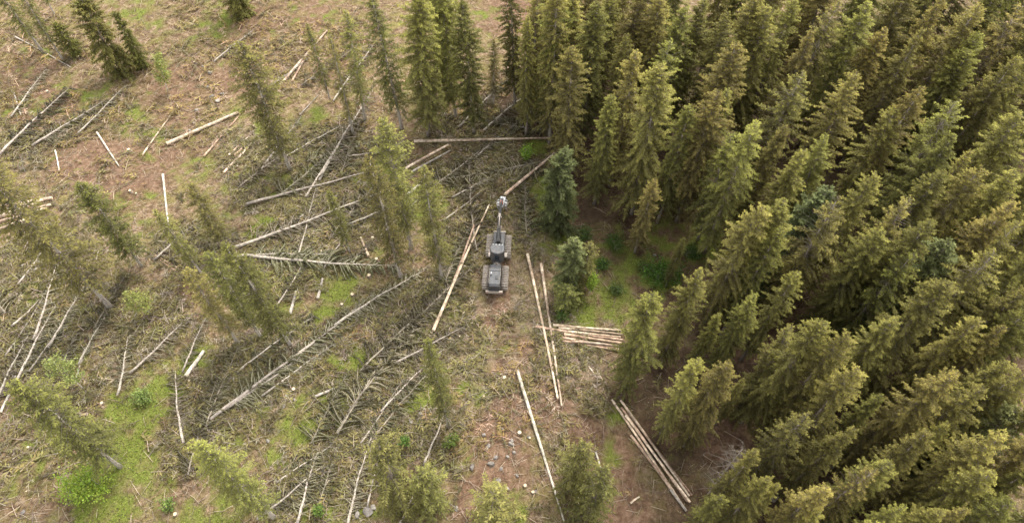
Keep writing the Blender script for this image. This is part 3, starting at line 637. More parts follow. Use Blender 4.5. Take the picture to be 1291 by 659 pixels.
# ------------------------------------------------------------------ broadleaf saplings and bushes
def leafy(name, H, R, seed, nleaf, col, low=.25, multi=1):
    rng = np.random.default_rng(seed); g = G(); g2 = G(); O=[];D=[];S=[];C=[]; col = np.array(col)
    for s_ in range(multi):
        off = rng.normal(0, .25*(multi > 1)*R, 2); lean = rng.normal(0,.12,2)
        zz = np.linspace(-.25, H, 7); pts = np.stack([off[0]+lean[0]*zz, off[1]+lean[1]*zz, zz],1); tube(g2, pts, np.linspace(.018*H/2+.02,.008,7), 6, (.55,.50,.43))
        nb = 26//multi+6
        for k in range(nb):
            u = low+(1-low)*(k+rng.random())/nb; az = rng.uniform(0,6.28); L = R*rng.uniform(.5,1.1)*(1-.55*abs(u-.55)/.5)
            b0 = np.array([np.interp(u*H, zz, pts[:,i]) for i in range(3)]); e = np.array([math.cos(az), math.sin(az), rng.uniform(.1,.7)])
            tp = b0+e*L; tube(g2, [b0, b0+e*L*.5, tp], [.018,.012,.005], 3, (.30,.26,.2), cap=False)
            m = max(3, nleaf//(nb*multi)); q = rng.uniform(.3,1.05,(m,1)); o = b0+e*L*q+rng.normal(0,.13*R+.03,(m,3)); o[:,2] = np.maximum(o[:,2], .05)
            d = rand_unit(m,rng)*rng.uniform(.14,.24,(m,1)); w = unit(np.cross(d, rand_unit(m,rng)))*rng.uniform(.06,.10,(m,1))
            O.append(o);D.append(d);S.append(w);C.append(col*rng.uniform(.65,1.35,(m,1))*(1+rng.normal(0,.06,(m,3))))
    kites(g, np.concatenate(O), np.concatenate(D), np.concatenate(S), np.clip(np.concatenate(C),.01,1))
    return g2.mesh(name+'_stem', M_BARK), g.mesh(name+'_leaves', M_LEAF)
LG = (.36,.38,.12); BG = (.26,.36,.055)
LEAFY = [ # base px, H, R, leaves, colour, name, label, multi
 ((212,116),6.2,1.25,1900,LG,'birch_tree','pale green birch at upper left right of the bushy spruce',1),
 ((106,490),6.5,1.5,1500,(.34,.36,.12),'birch_tree','pale green birch with bare grey stem at left',1),
 ((190,395),4.2,1.5,1300,LG,'birch_tree','pale green birch left of the thick grey stub',1),
 ((120,618),2.6,2.3,2800,BG,'leafy_bush','bright green bush at lower left below the dense brownish spruce',4),
 ((665,198),2.2,.9,800,BG,'leafy_bush','bright green bush at right end of the horizontal trunk',3),
 ((742,372),4.6,.7,900,BG,'birch_tree','bright green sapling right of the short blue-green spruces',1),
 ((511,562),2.2,.6,500,(.15,.24,.05),'leafy_bush','small green sapling right of the brash heap',1),
 ((570,560),1.6,.8,500,(.17,.22,.05),'leafy_bush','low green bush beside the thin blurred spruce',2),
 ((832,350),1.2,2.4,2600,(.11,.18,.03),'leafy_bush','low dark green bush in the gap of the stand',6),
 ((182,505),1.2,1.2,900,(.24,.30,.09),'leafy_bush','low pale green bush on the moss at lower left',4),
 ((736,300),1.1,1.3,800,(.10,.17,.04),'leafy_bush','low green bush at foot of the tall blue-green spruce',4),
 ((408,642),1.4,.6,400,(.20,.28,.06),'leafy_bush','small bright green sapling at bottom left of centre',2),
 ((772,312),1.0,1.6,800,(.10,.15,.03),'leafy_bush','low green bush under the front edge of the stand',4),
 ((215,640),1.3,.8,400,(.20,.28,.07),'leafy_bush','small green sapling at bottom left',2),
 ((758,338),1.0,1.0,600,(.12,.19,.04),'leafy_bush','low green shrub in the grassy pocket, nearest the blue-green spruces',4),
 ((806,338),.9,1.1,600,(.13,.17,.04),'leafy_bush','low olive shrub in the middle of the grassy pocket',4),
 ((775,366),.8,1.0,500,(.14,.18,.05),'leafy_bush','low shrub at the lower side of the grassy pocket above log pile',3),
 ((872,322),.9,1.3,600,(.10,.16,.035),'leafy_bush','low dark shrub at right end of the grassy pocket',4),
 ((712,398),.9,1.0,500,(.14,.21,.05),'leafy_bush','low green bush below the spruce bush right of harvester',3),
]
for (b, H, R, nl, colr, nm, lab, multi) in LEAFY:
    p = P(*b); ms, ml = leafy(nm, H, R, int(b[0]), nl, colr, .3 if multi == 1 else .1, multi)
    e = link(nm, None, None, tuple(p)); link('trunk' if nm == 'birch_tree' else 'stem', ms, e); link('crown' if nm == 'birch_tree' else 'leaves', ml, e)
    tag(e, lab, 'tree' if nm == 'birch_tree' else 'bush')

# ------------------------------------------------------------------ stumps and stones
def stump_mesh(seed):
    rng = np.random.default_rng(seed); g = G(); n = 12; th = np.arange(n)/n*6.283
    flare = 1+.35*np.maximum(0, np.sin(th*rng.integers(3,5)+rng.random()*6))
    rings = [(-.25,1.6*flare),(0,1.35*flare),(.12,1.08*np.ones(n)),(.34,1.0+.04*rng.normal(size=n))]
    v = np.concatenate([np.stack([np.cos(th)*.2*r, np.sin(th)*.2*r, np.full(n,z)],1) for z,r in rings])
    q = [[i*n+k, i*n+(k+1)%n, (i+1)*n+(k+1)%n, (i+1)*n+k] for i in range(3) for k in range(n)]
    g.add(v, q, None, (.26,.20,.155)); bark = g.mesh('stump', M_BARK, True)
    g = G(); top = v[-n:].copy(); top[:,2] += .004; g.add(np.concatenate([[[0,0,.352]], top]), None, [[0,1+k,1+(k+1)%n] for k in range(n)], (.60,.48,.33)); return bark, g.mesh('stump_top', M_WOOD)
STM = [stump_mesh(i) for i in range(4)]
STUMPS = [(475,328),(466,348),(431,384),(345,352),(405,318),(37,564),(371,491),(361,502),(427,483),(129,508),(240,480),(100,74),(246,80),(163,190),(165,242),(172,244),(431,177),(595,265),(671,270),(648,246),(675,278),(580,425),(595,423),(636,476),(655,545),(668,552),(222,648),(232,600),(333,398),(320,160),(60,116),(470,300),(690,470),(610,500),(545,420),(700,460),(585,395),(662,612),(672,620),(300,210),(290,196),(445,372)]
items = []
for i, (x, y) in enumerate(STUMPS):
    p = P(x,y); bk, tp = STM[i%4]; s = RNG.uniform(.55,1.0)
    e = link('tree_stump', None, None, (p[0],p[1],ground_z(p[0],p[1])), (RNG.normal(0,.05),RNG.normal(0,.05),RNG.uniform(0,6.28)), s)
    link('bark', bk, e); link('cut_face', tp, e); tag(e, '', 'stump', 'fresh stumps on the clearing'); items.append((e,x,y))
label_by_cell(items, 'fresh pale-topped stump, {ord} of stumps in {area} of picture')
def stone_mesh(seed):
    rng = np.random.default_rng(seed); bm = bmesh.new(); bmesh.ops.create_icosphere(bm, subdivisions=3, radius=.5)
    k = [(unit(rng.normal(size=3)), rng.uniform(.20,.40)) for _ in range(22)]
    for v in bm.verts:
        p = np.array(v.co)
        for d, h in k:
            e = p@d-h
            if e > 0: p = p-d*e
        v.co = p*np.array([1.25,.95,.75])
    v = np.array([x.co[:] for x in bm.verts]); t = np.array([[q.index for q in f.verts] for f in bm.faces]); bm.free()
    g = G(); g.add(v, None, t, (.25,.22,.195)); return g.mesh('stone', M_STONE)
STN = [stone_mesh(i) for i in range(6)]
STONES = [(595,589,.8),(530,522,1.1),(644,559,.9),(625,576,.9),(463,646,1.2),(338,556,.7),(675,619,.6),(645,556,.7),(667,551,.6),(265,92,1.0),(275,128,1.1),(245,155,.8),(616,562,.7),(620,585,.8),(632,590,.6),(640,575,.7),(628,606,.7),(610,548,.6),(612,566,.6),(634,540,.6),(630,520,.5),(648,570,.6),(541,518,.8),(362,500,.7),(358,512,.6),(372,505,.5),(268,122,1.0),(262,110,.8),(280,118,.9),(248,140,.9),(470,638,.9),(450,650,.8),(30,645,.8),(30,335,.8),(44,340,.9),(36,350,.7),(575,640,.7),(240,165,.8),(420,402,.6),(256,84,.7),(545,436,.5),(502,488,.6),(518,530,.7),(652,600,.5),(640,615,.5),(880,345,.6),(825,322,.6)]
items = []
for i, (x, y, s) in enumerate(STONES):
    p = P(x,y); o = link('stone', STN[i%6], None, (p[0],p[1],ground_z(p[0],p[1])+.10*s), (RNG.normal(0,.15),RNG.normal(0,.15),RNG.uniform(0,6.28)), s*RNG.uniform(.85,1.1))
    tag(o, '', 'stone', 'grey stones on the clearing'); items.append((o,x,y))
label_by_cell(items, 'grey angular stone, {ord} of stones in {area} of picture')

# ------------------------------------------------------------------ harvester (local frame: +Y forward, origin on the ground between the tracks)
HP = P(627.5, 334); HF = P(630.5, 296); hd = HF-HP; HROT = math.atan2(hd[1], hd[0])-math.pi/2
M_BODY = mat_plain('machine_dark_grey', (.052,.055,.064), .42, 0, .3, 3, (.16,.14,.12))
M_BLACK = mat_plain('machine_black', (.03,.03,.033), .5, 0, .3, 5, (.09,.08,.07))
M_STEEL = mat_plain('worn_steel', (.43,.38,.33), .6, .1, .35, 5, (.26,.19,.14))
M_GLASS = mat_plain('dark_glass', (.03,.038,.045), .12, 0, .05)
M_RUB = mat_plain('rubber', (.035,.033,.03), .85, 0, .3, 5, (.12,.09,.07))
M_LGREY = mat_plain('light_grey_paint', (.60,.61,.62), .4, 0, .2, 4)
M_RED = mat_plain('red_brown_paint', (.45,.17,.11), .5, 0, .3, 5)
hv = link('harvester', None, None, (HP[0],HP[1],HP[2]+.02), (0,0,HROT), (1,.93,1)); tag(hv, 'dark grey tracked forest harvester with crane reaching forward in the clearing', 'harvester')
def solid(name, parent, mat, bm, bevel=.03, loc=(0,0,0), rot=(0,0,0), smooth=False):
    if bevel: bmesh.ops.bevel(bm, geom=[e for e in bm.edges], offset=bevel, segments=2, affect='EDGES', profile=.6, clamp_overlap=True)
    m = bpy.data.meshes.new(name); bm.to_mesh(m); bm.free(); m.materials.append(mat)
    if smooth:
        for p in m.polygons: p.use_smooth = True
    return link(name, m, parent, loc, rot)
def box(name, parent, mat, size, loc, rot=(0,0,0), bevel=.03):
    bm = bmesh.new(); bmesh.ops.create_cube(bm, size=1); bmesh.ops.scale(bm, vec=size, verts=bm.verts); return solid(name, parent, mat, bm, bevel, loc, rot)
def prism(name, parent, mat, outline, w, loc=(0,0,0), bevel=.04, taper=1.0):   # outline in (y, z), width along x
    bm = bmesh.new(); zmax = max(z for _, z in outline); zmin = min(z for _, z in outline)
    def wx(z): return w/2*(1-(1-taper)*(z-zmin)/(zmax-zmin))
    A = [bm.verts.new((-wx(z), y, z)) for y, z in outline]; B = [bm.verts.new((wx(z), y, z)) for y, z in outline]; n = len(A)
    bm.faces.new(A[::-1]); bm.faces.new(B)
    for i in range(n): bm.faces.new((A[i], A[(i+1)%n], B[(i+1)%n], B[i]))
    bmesh.ops.recalc_face_normals(bm, faces=bm.faces); return solid(name, parent, mat, bm, bevel, loc)
def plan(name, parent, mat, outline, z0, z1, loc=(0,0,0), bevel=.05, taper=.94):   # outline in (x, y), raised along z
    bm = bmesh.new(); A = [bm.verts.new((x,y,z0)) for x,y in outline]; B = [bm.verts.new((x*taper,y*taper,z1)) for x,y in outline]; n = len(A)
    bm.faces.new(A[::-1]); bm.faces.new(B)
    for i in range(n): bm.faces.new((A[i], A[(i+1)%n], B[(i+1)%n], B[i]))
    bmesh.ops.recalc_face_normals(bm, faces=bm.faces); return solid(name, parent, mat, bm, bevel, loc)
def rod(name, parent, mat, a, b, r, sides=10, r2=None):
    g = G(); tube(g, np.linspace(a, b, 2), [r, r2 or r], sides); return link(name, g.mesh(name, mat), parent)
def beam(name, parent, mat, a, b, w, h, h2=None):                             # box beam in the machine's mid plane
    a = Vector(a); b = Vector(b); d = (b-a); L = d.length; up = d.cross(Vector((1,0,0))).normalized(); up = -up if up.z < 0 else up; h2 = h2 or h
    bm = bmesh.new(); vs_ = []
    for p, hh in ((a,h),(b,h2)):
        vs_.append([bm.verts.new(p+Vector((sx*w/2,0,0))+up*(sz*hh/2)) for sx, sz in ((-1,-1),(1,-1),(1,1),(-1,1))])
    bm.faces.new(vs_[0]); bm.faces.new(vs_[1][::-1])
    for i in range(4): bm.faces.new((vs_[0][i], vs_[0][(i+1)%4], vs_[1][(i+1)%4], vs_[1][i]))
    bmesh.ops.recalc_face_normals(bm, faces=bm.faces); return solid(name, parent, mat, bm, .025)
# tracks: belt round two wheels each
def track(cx, cy):
    r = .62; half = .98; w = .74
    per = 2*math.pi*r+4*half; n = 30
    tk = link('track', None, hv, (cx, cy, r+.04))
    g = G(); gb = G()
    def at(s):
        s %= per
        if s < 2*half: return (-half+s, r, 0.0)
        s -= 2*half
        if s < math.pi*r: a = s/r; return (half+math.sin(a)*r, math.cos(a)*r, a)
        s -= math.pi*r
        if s < 2*half: return (half-s, -r, math.pi)
        s -= 2*half; a = s/r; return (-half-math.sin(a)*r, -math.cos(a)*r, math.pi+a)
    for k in range(n):
        y, z, a = at(per*k/n); t = np.array([0, math.cos(a), -math.sin(a)]); nn = np.array([0, math.sin(a), math.cos(a)]); x = np.array([1.,0,0]); o = np.array([0,y,z])
        for (hw, hl, h0, h1) in ((w/2,.085,-.02,.035),(w/2*.94,.028,.035,.085)):
            v = [o+x*sx*hw+t*sy*hl+nn*(h1 if sz > 0 else h0) for sx,sy,sz in ((-1,-1,-1),(1,-1,-1),(1,1,-1),(-1,1,-1),(-1,-1,1),(1,-1,1),(1,1,1),(-1,1,1))]
            g.add(v, [[0,3,2,1],[4,5,6,7],[0,1,5,4],[1,2,6,5],[2,3,7,6],[3,0,4,7]])
        y2, z2, a2 = at(per*(k+1)/n); o2 = np.array([0,y2,z2])
        for sx in (-.26,.26):
            q = [o+x*(sx-.05), o+x*(sx+.05), o2+x*(sx+.05), o2+x*(sx-.05)]; gb.add(np.array(q)*1.0, [[0,1,2,3]])
    link('track_plates', g.mesh('track_plates', M_STEEL), tk)['kind'] = 'stuff'
    link('track_chain', gb.mesh('track_chain', M_BLACK), tk)
    for wy in (-half, half):
        gw = G(); pr = [(.0,.24),(.20,.26),(.24,.30),(.30,.34),(.56,.32),(.585,.22),(.585,-.22),(.56,-.32),(.30,-.34),(.24,-.30),(.20,-.26),(0,-.24)]
        m = 20; th = np.arange(m)/m*6.283
        v = np.concatenate([np.stack([np.full(m,x_), np.cos(th)*max(rr,.001), np.sin(th)*max(rr,.001)],1) for rr,x_ in pr]); K = len(pr)
        gw.add(v, [[i*m+k, i*m+(k+1)%m, (i+1)*m+(k+1)%m, (i+1)*m+k] for i in range(K-1) for k in range(m)])
        link('wheel', gw.mesh('wheel', M_RUB, True), tk, (0,wy,0))
    return tk
for cx in (-1.12, 1.12):
    track(cx, 2.45); track(cx-.10, -2.45)
# rear unit
box('rear_frame', hv, M_BLACK, (1.05,4.2,.55), (-.10,-2.75,1.0))
hood = prism('engine_hood', hv, M_BODY, [(-4.75,1.05),(-1.55,1.05),(-1.15,1.55),(-1.45,2.0),(-2.2,2.22),(-4.5,2.28),(-4.78,2.1)], 1.42, (-.10,0,0), .07, .86)
box('hood_seam', hood, M_BLACK, (1.25,.05,.02), (0,-2.55,2.262), bevel=0)
box('hood_side_vent', hood, M_BLACK, (.02,1.2,.5), (.70,-3.5,1.55), bevel=0); box('hood_side_vent', hood, M_BLACK, (.02,1.2,.5), (-.70,-3.5,1.55), bevel=0)
rod('exhaust_pipe', hood, M_LGREY, (-.42,-3.1,2.2), (-.42,-3.1,2.62), .12, 12, .10)
box('air_intake', hood, M_BLACK, (.36,.5,.10), (.25,-3.6,2.30), bevel=.03)
bp_ = box('rear_bumper', hv, M_STEEL, (1.95,.22,.42), (-.10,-4.92,1.15), bevel=.05)
gr_ = box('radiator_grille', hv, M_BLACK, (1.12,.08,.75), (-.10,-4.82,1.72), (-.25,0,0), bevel=.02)
for k in range(6): box('slat', gr_, M_BODY, (1.04,.03,.03), (0,-.05,-.28+.11*k), bevel=0)
for s in (-1,1):
    box('tail_light', hv, M_RED, (.14,.06,.10), (-.10+s*.82,-5.05,1.2), bevel=.01)
    rod('hood_rail', hv, M_STEEL, (-.10+s*.62,-4.5,2.42), (-.10+s*.62,-2.3,2.40), .022, 6)
    for yy in (-4.5,-3.4,-2.3): rod('rail_post', hv, M_STEEL, (-.10+s*.62,yy,2.15), (-.10+s*.62,yy,2.42), .018, 6)
# joint
box('articulation_joint', hv, M_STEEL, (.75,.95,.5), (-.05,-.75,1.05), bevel=.08)
rod('joint_pin', hv, M_STEEL, (-.04,-.75,.7), (-.04,-.75,1.5), .20, 14)
for s in (-1,1): rod('steering_cylinder', hv, M_STEEL, (s*.42-.04,-1.4,1.15), (s*.40,-.1,1.15), .065, 8)
# front unit
box('front_frame', hv, M_BLACK, (1.1,3.9,.55), (0,2.3,1.0))
box('front_deck', hv, M_BODY, (1.35,2.3,.10), (0,2.9,1.36), bevel=.02)
box('front_bumper', hv, M_STEEL, (1.5,.20,.5), (0,4.35,1.05), bevel=.05)
cab = plan('cab', hv, M_BODY, [(-.82,-.25),(-.66,-.62),(-.25,-.80),(.25,-.80),(.66,-.62),(.82,-.25),(.82,.62),(.6,.9),(-.6,.9),(-.82,.62)], 1.3, 3.05, (0,.10,0), .06, .95)
plan('cab_roof', cab, M_BODY, [(-.84,-.2),(-.72,-.58),(-.32,-.82),(.32,-.82),(.72,-.58),(.84,-.2),(.86,.5),(.6,.62),(-.6,.62),(-.86,.5)], 3.06, 3.22, (0,0,0), .07, .93)
box('front_window', cab, M_GLASS, (1.18,.03,1.25), (0,.885,2.25), (.03,0,0), bevel=.01)
for s in (-1,1): box('side_window', cab, M_GLASS, (.03,.85,1.15), (s*.812,.15,2.3), (0,-s*.025,0), bevel=.01)
box('rear_window', cab, M_GLASS, (.5,.03,.8), (0,-.795,2.35), bevel=.01)
for s in (-.55,-.2,.2,.55): box('work_light', cab, M_LGREY, (.16,.10,.10), (s,.66,3.12), bevel=.02)
rod('antenna', cab, M_BLACK, (.5,-.4,3.2), (.5,-.4,3.9), .012, 5)
for s in (-1,1):
    box('cab_step', hv, M_STEEL, (.3,.7,.08), (s*.95,.55,1.42), bevel=.02)
    rod('hand_rail', hv, M_STEEL, (s*.9,1.05,1.4), (s*.9,1.05,2.3), .02, 6)
# crane
crane = link('crane', None, hv)
rod('slewing_base', crane, M_BLACK, (0,2.0,1.35), (0,2.0,1.75), .42, 18)
prism('pillar', crane, M_BODY, [(1.72,1.7),(2.3,1.7),(2.2,2.55),(1.95,2.7),(1.75,2.5)], .46, (0,0,0), .04)
beam('main_boom', crane, M_BLACK, (0,2.0,2.5), (0,4.9,3.45), .30, .40, .30)
beam('outer_boom', crane, M_BLACK, (0,4.8,3.50), (0,7.55,2.75), .24, .30, .22)
beam('telescopic_boom', crane, M_BODY, (0,7.0,2.88), (0,8.35,2.52), .15, .17)
rod('knuckle_pin', crane, M_STEEL, (-.26,4.86,3.47), (.26,4.86,3.47), .12, 12)
for s in (-1,1):
    rod('lift_cylinder', crane, M_BLACK, (s*.22,2.3,1.95), (s*.22,3.2,2.55), .075, 8); rod('piston_rod', crane, M_STEEL, (s*.22,3.2,2.55), (s*.22,3.9,2.98), .04, 8)
rod('boom_cylinder', crane, M_STEEL, (0,3.3,3.2), (0,4.75,3.85), .07, 8)
beam('boom_link', crane, M_STEEL, (0,4.6,3.8), (0,5.4,3.55), .34, .10)
for s in (-.16,.16):
    g = G(); tt = np.linspace(0,1,14); tube(g, np.stack([np.full(14,s), 2.2+6.1*tt, 2.95+1.15*np.sin(tt*2.6)-.15*np.sin(tt*12)*.5-.35*tt],1), .028, 5); link('hydraulic_hose', g.mesh('hydraulic_hose', M_BLACK, True), crane)
# harvester head hangs from the boom tip
head = link('harvester_head', None, hv)
rod('rotator', head, M_RED, (0,8.35,2.2), (0,8.35,2.55), .20, 14)
box('link_plate', head, M_RED, (.42,.36,.22), (0,8.40,2.12), bevel=.03)
box('tilt_frame', head, M_BODY, (.36,.95,.36), (.02,8.85,1.95), (-.18,0,.0), bevel=.04)
box('head_frame', head, M_LGREY, (.62,1.25,.55), (.04,9.05,1.50), (-.12,0,-.15), bevel=.07)
box('saw_box', head, M_LGREY, (.70,.42,.62), (.10,9.75,1.38), (-.12,0,-.15), bevel=.08)
for s in (-1,1):
    rod('feed_roller', head, M_STEEL, (.05+s*.50,8.85,1.12), (.05+s*.50,8.85,1.62), .24, 14)
    box('roller_arm', head, M_LGREY, (.42,.20,.20), (.05+s*.38,8.85,1.72), (0,s*.35,0), bevel=.04)
    g = G(); a_ = np.linspace(.3,2.6,8); tube(g, np.stack([.05+s*(.30+.36*np.sin(a_)), 9.4+0*a_, 1.25+.42*np.cos(a_)],1), np.linspace(.09,.03,8), 6); link('delimbing_knife', g.mesh('delimbing_knife', M_LGREY, True), head)
    g = G(); tube(g, np.stack([.05+s*(.28+.30*np.sin(a_)), 8.45+0*a_, 1.30+.40*np.cos(a_)],1), np.linspace(.08,.03,8), 6); link('delimbing_knife', g.mesh('delimbing_knife', M_LGREY, True), head)
print('HEAD PIX', [pix(np.array(HP)+np.array([-math.sin(HROT)*q, math.cos(HROT)*q, z])) for q, z in ((8.4,2.3),(9.1,1.5),(4.85,3.5),(.1,3.2),(-4.9,1.2))])

# ------------------------------------------------------------------ litter: brash, sticks, ground leaves (nobody could count these)
def scatter(g, tmpl, pos, rz, sc, tilt, csc):
    v, c, q, t = tmpl; n = len(pos)
    cz, sz = np.cos(rz)[:,None], np.sin(rz)[:,None]
    x = v[None,:,0]*sc[:,None]; y = v[None,:,1]*sc[:,None]; z = v[None,:,2]*sc[:,None]+x*tilt[:,None]
    out = np.stack([x*cz-y*sz+pos[:,0:1], x*sz+y*cz+pos[:,1:2], z+pos[:,2:3]], -1).reshape(-1,3)
    cc = (c[None]*csc[:,None,:]).reshape(-1,3); off = (np.arange(n)*len(v))[:,None,None]
    g.add(out, (q[None]+off).reshape(-1,4) if len(q) else None, (t[None]+off).reshape(-1,3) if len(t) else None, cc)
def sample(n, wfun, rng):
    out = []; tot = 0
    while tot < n:
        px = rng.uniform(-30, PW+30, n*3); py = rng.uniform(-25, PH+25, n*3)
        u = (px-PW/2)/FPX; v = (PH/2-py)/FPX; dx, dy, dz = u, CP+v*SP, -SP+v*CP; t = -CAM_H/dz; x, y = dx*t, dy*t
        w = (t/80)**1.2; k = rng.random(len(x)) < wfun(x, y)*np.clip(w, .3, 1.6)/1.6
        out.append(np.stack([x[k], y[k], field(Z, x[k], y[k])],1)); tot += k.sum()
    return np.concatenate(out)[:n]
BRASH = [(500,430,7,1),(460,490,6,1),(540,390,5,1),(420,440,5,.9),(590,300,5,.9),(600,230,6,1),(640,200,6,1),(600,165,6,.9),(660,260,4,.9),(380,300,6,1),(430,260,6,1),(360,330,5,.9),(450,215,6,.9),(400,190,6,.8),(340,240,5,.7),(40,420,6,1),(80,390,5,.9),(20,350,5,.9),(60,160,7,.9),(40,60,8,.5),(230,90,8,.45),(330,60,8,.65),(420,60,7,.65),(240,130,6,.5),(20,120,6,.6),(120,230,7,.45),(60,320,6,.6),(40,560,5,.4),(100,560,5,.4),(280,20,8,.4),(130,150,5,.7),(250,540,4,1),(300,490,5,1),(340,450,5,.9),(400,600,5,.8),(440,560,5,.9),(500,500,5,.8),(700,440,5,.6),(650,500,5,.7),(620,420,5,.6),(680,300,4,.6),(280,330,5,.9),(230,310,4,.8),(190,400,5,.6),(310,190,5,.7),(220,170,6,.5),(360,80,6,.6),(560,560,4,.6),(640,130,6,.6),(90,480,4,.6),(560,470,4,.6),(710,530,4,.5),(760,500,3,.7)]
brash_w = np.clip(1-.9*rut, .05, 1)*np.clip(blobs(BRASH, X, Y)*1.1+.20, 0, 1)*np.clip(1.15-forest, .0, 1)*np.clip(1-.75*green, .1, 1)*np.clip(1-.6*soil, .25, 1)
rb = np.random.default_rng(55)
def brash_template(seed, leaf):
    rng = np.random.default_rng(seed); g = G(); L = 1.0; n = 5; s = np.linspace(0,1,n)
    bend = rng.normal(0,.25); arch = rng.uniform(.10,.32)
    pts = np.stack([s-.5, bend*s*s, .05+arch*np.sin(s*3.1)*.6],1); wc = np.array([.30,.245,.185]); tube(g, pts[[0,2,4]], [.022,.016,.006], 3, wc, cap=False)
    m = 14; ss = rng.uniform(.1,1,m); pp = np.stack([np.interp(ss,s,pts[:,i]) for i in range(3)],1)
    d = np.stack([rng.uniform(.05,.25,m), rng.choice([-1,1],m)*rng.uniform(.10,.32,m), rng.uniform(-.12,.08,m)],1); d[:,2] = np.maximum(d[:,2], .015-pp[:,2])
    w = unit(np.cross(d, rng.normal(0,.4,(m,3))+np.array([0,0,1.])))*(.034 if leaf else .012)*rng.uniform(.8,1.5,(m,1))
    kites(g, pp, d, w, (np.array([.14,.118,.047]) if leaf else wc*1.05)*rng.uniform(.7,1.35,(m,1))); return g.arrays()
def rib_template(seed):
    rng = np.random.default_rng(seed); g = G(); s = np.linspace(0,1,5); wc = np.array([.25,.205,.15])
    pts = np.stack([s-.5, rng.normal(0,.3)*s*s, .03+rng.uniform(.05,.15)*np.sin(s*2.9)],1); tube(g, pts, [.010,.009,.0075,.006,.003], 3, wc, cap=False)
    m = 44; ss = rng.uniform(.08,1,m); pp = np.stack([np.interp(ss,s,pts[:,i]) for i in range(3)],1)
    d = np.stack([rng.uniform(.04,.11,m), rng.choice([-1,1],m)*rng.uniform(.02,.11,m), rng.uniform(-.10,.02,m)],1)*(1.2-.5*ss[:,None]); d[:,2] = np.maximum(d[:,2], .01-pp[:,2])
    w = unit(np.cross(d, rng.normal(0,.5,(m,3))+np.array([0,0,1.])))*rng.uniform(.012,.024,(m,1)); mx_ = rng.random((m,1))*.35
    kites(g, pp, d, w, (np.array([.135,.12,.05])*(1-mx_)+wc*mx_)*rng.uniform(.65,1.35,(m,1))); return g.arrays()
T_L = [brash_template(i, True) for i in range(5)]; T_B = [brash_template(20+i, False) for i in range(5)]
g = G(); pos = sample(11500, lambda x,y: field(brash_w,x,y)**2.0, rb); k = rb.random(len(pos)); PI2 = 6.2832
for j, tm in enumerate(T_L+T_L[:3]+T_B[:2]):
    sel = pos[(k*10).astype(int) == j]; n = len(sel); dead_ = np.clip(field(soil, sel[:,0], sel[:,1])+.6*(sel[:,1] > 70), 0, 1)[:,None]; leafk = rb.uniform(.5,1.4,(n,1))*(1+dead_*np.array([.5,.28,.2]))*(1+rb.normal(0,.04,(n,3)))
    scatter(g, tm, sel, rb.uniform(0,PI2,n), rb.uniform(.7,2.3,n), rb.normal(0,.12,n), leafk)
pos = sample(1300, lambda x,y: field(brash_w,x,y)**2.2, rb); k = rb.random(len(pos))
for j in range(8):
    sel = pos[(k*8).astype(int) == j]; n = len(sel); scatter(g, rib_template(70+j), sel, np.where(rb.random(n) < .6, rb.normal(.8,.7,n), rb.uniform(0,PI2,n)), rb.uniform(1.6,3.3,n), rb.normal(0,.10,n), rb.uniform(.6,1.3,(n,1))*np.ones((1,3)))
o = link('brash', g.mesh('brash', M_SLASH)); o['kind'] = 'stuff'; tag(o, 'tangle of cut grey-brown branches strewn over the clearing', 'branches')
def stick(seed):
    rng = np.random.default_rng(seed); g = G(); s = np.linspace(0,1,3); tube(g, np.stack([s-.5, rng.normal(0,.10)*s*s, .02+.04*np.sin(s*3)],1), [.017,.015,.010], 3, (1,1,1)); return g.arrays()
g = G(); pos = sample(24000, lambda x,y: np.clip(.32+.75*field(chip,x,y)+.4*field(brash_w,x,y)-.5*field(green,x,y)-.6*field(forest,x,y), .03, 1), rb); k = rb.random(len(pos))
PALC = np.array([(.50,.40,.29),(.38,.30,.22),(.28,.22,.17),(.55,.45,.33),(.30,.22,.155)])
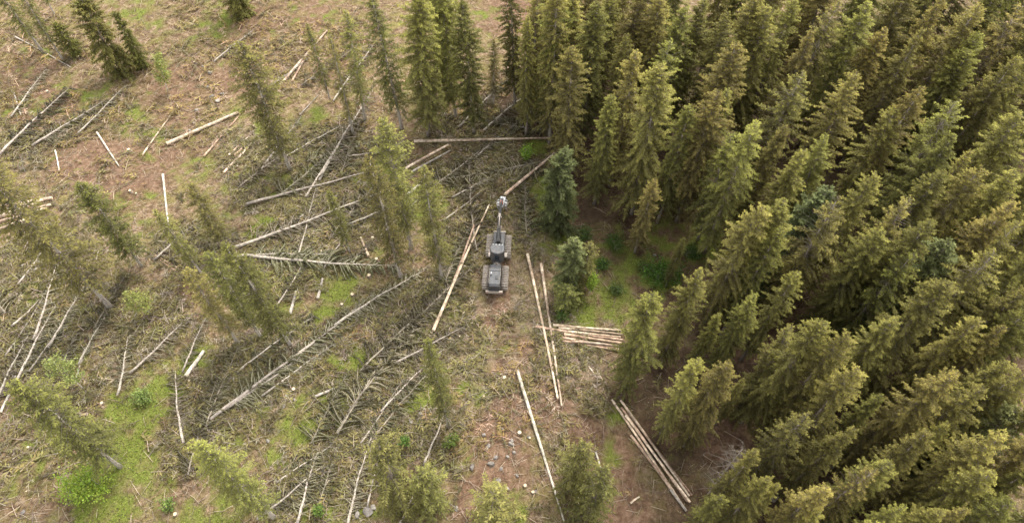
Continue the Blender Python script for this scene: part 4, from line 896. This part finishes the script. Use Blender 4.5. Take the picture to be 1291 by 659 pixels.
for j in range(4):
    sel = pos[(k*4).astype(int) == j]; n = len(sel); scatter(g, stick(j), sel, rb.uniform(0,PI2,n), rb.uniform(.3,1.45,n)**1.5+.12, rb.normal(0,.05,n), PALC[rb.integers(0,5,n)]*rb.uniform(.75,1.15,(n,1)))
o = link('broken_sticks', g.mesh('broken_sticks', M_SLASH)); o['kind'] = 'stuff'; tag(o, 'pale broken sticks and chips scattered over the clearing', 'sticks')
# low green plants
g = G(); pos = sample(26000, lambda x,y: np.clip(field(green,x,y)*1.0+.05-.04*field(soil,x,y), 0, 1), rb); n = len(pos)
gr = field(green, pos[:,0], pos[:,1])[:,None]
d = unit(rb.normal(0,1,(n,3))*np.array([1,1,.25])+np.array([0,0,.75]))*rb.uniform(.10,.30,(n,1)); w = unit(np.cross(d, rb.normal(0,1,(n,3))))*rb.uniform(.03,.075,(n,1))
c = (np.array([.15,.125,.05])*(1-gr)+np.array([.21,.27,.046])*gr)*rb.uniform(.6,1.45,(n,1))
kites(g, pos+[0,0,.01], d, w, np.clip(c,.01,1))
o = link('low_green_plants', g.mesh('low_green_plants', M_LEAF)); o['kind'] = 'stuff'; tag(o, 'bright green low plants and moss in patches on the ground', 'ground plants')
# dry grass and heather tufts
g = G(); pos = sample(60000, lambda x,y: np.clip(.35-.3*field(soil,x,y)-.2*field(chip,x,y)+.25*field(forest,x,y)*0, .04, 1)*np.clip(1.1-field(forest,x,y),.05,1)*(vnoise(x/3,y/3)+.6), rb); n = len(pos)
d = unit(rb.normal(0,1,(n,3))*np.array([1,1,.2])+np.array([0,0,.45]))*rb.uniform(.12,.40,(n,1)); w = unit(np.cross(d, rb.normal(0,1,(n,3))))*rb.uniform(.02,.06,(n,1))
pal = np.array([(.23,.185,.09),(.17,.15,.06),(.28,.22,.12),(.14,.115,.055),(.20,.13,.08)])
kites(g, pos+[0,0,.01], d, w, pal[rb.integers(0,5,n)]*rb.uniform(.7,1.3,(n,1)))
o = link('dry_grass', g.mesh('dry_grass', M_LEAF)); o['kind'] = 'stuff'; tag(o, 'dry brownish grass and heather tufts between the branches', 'grass')
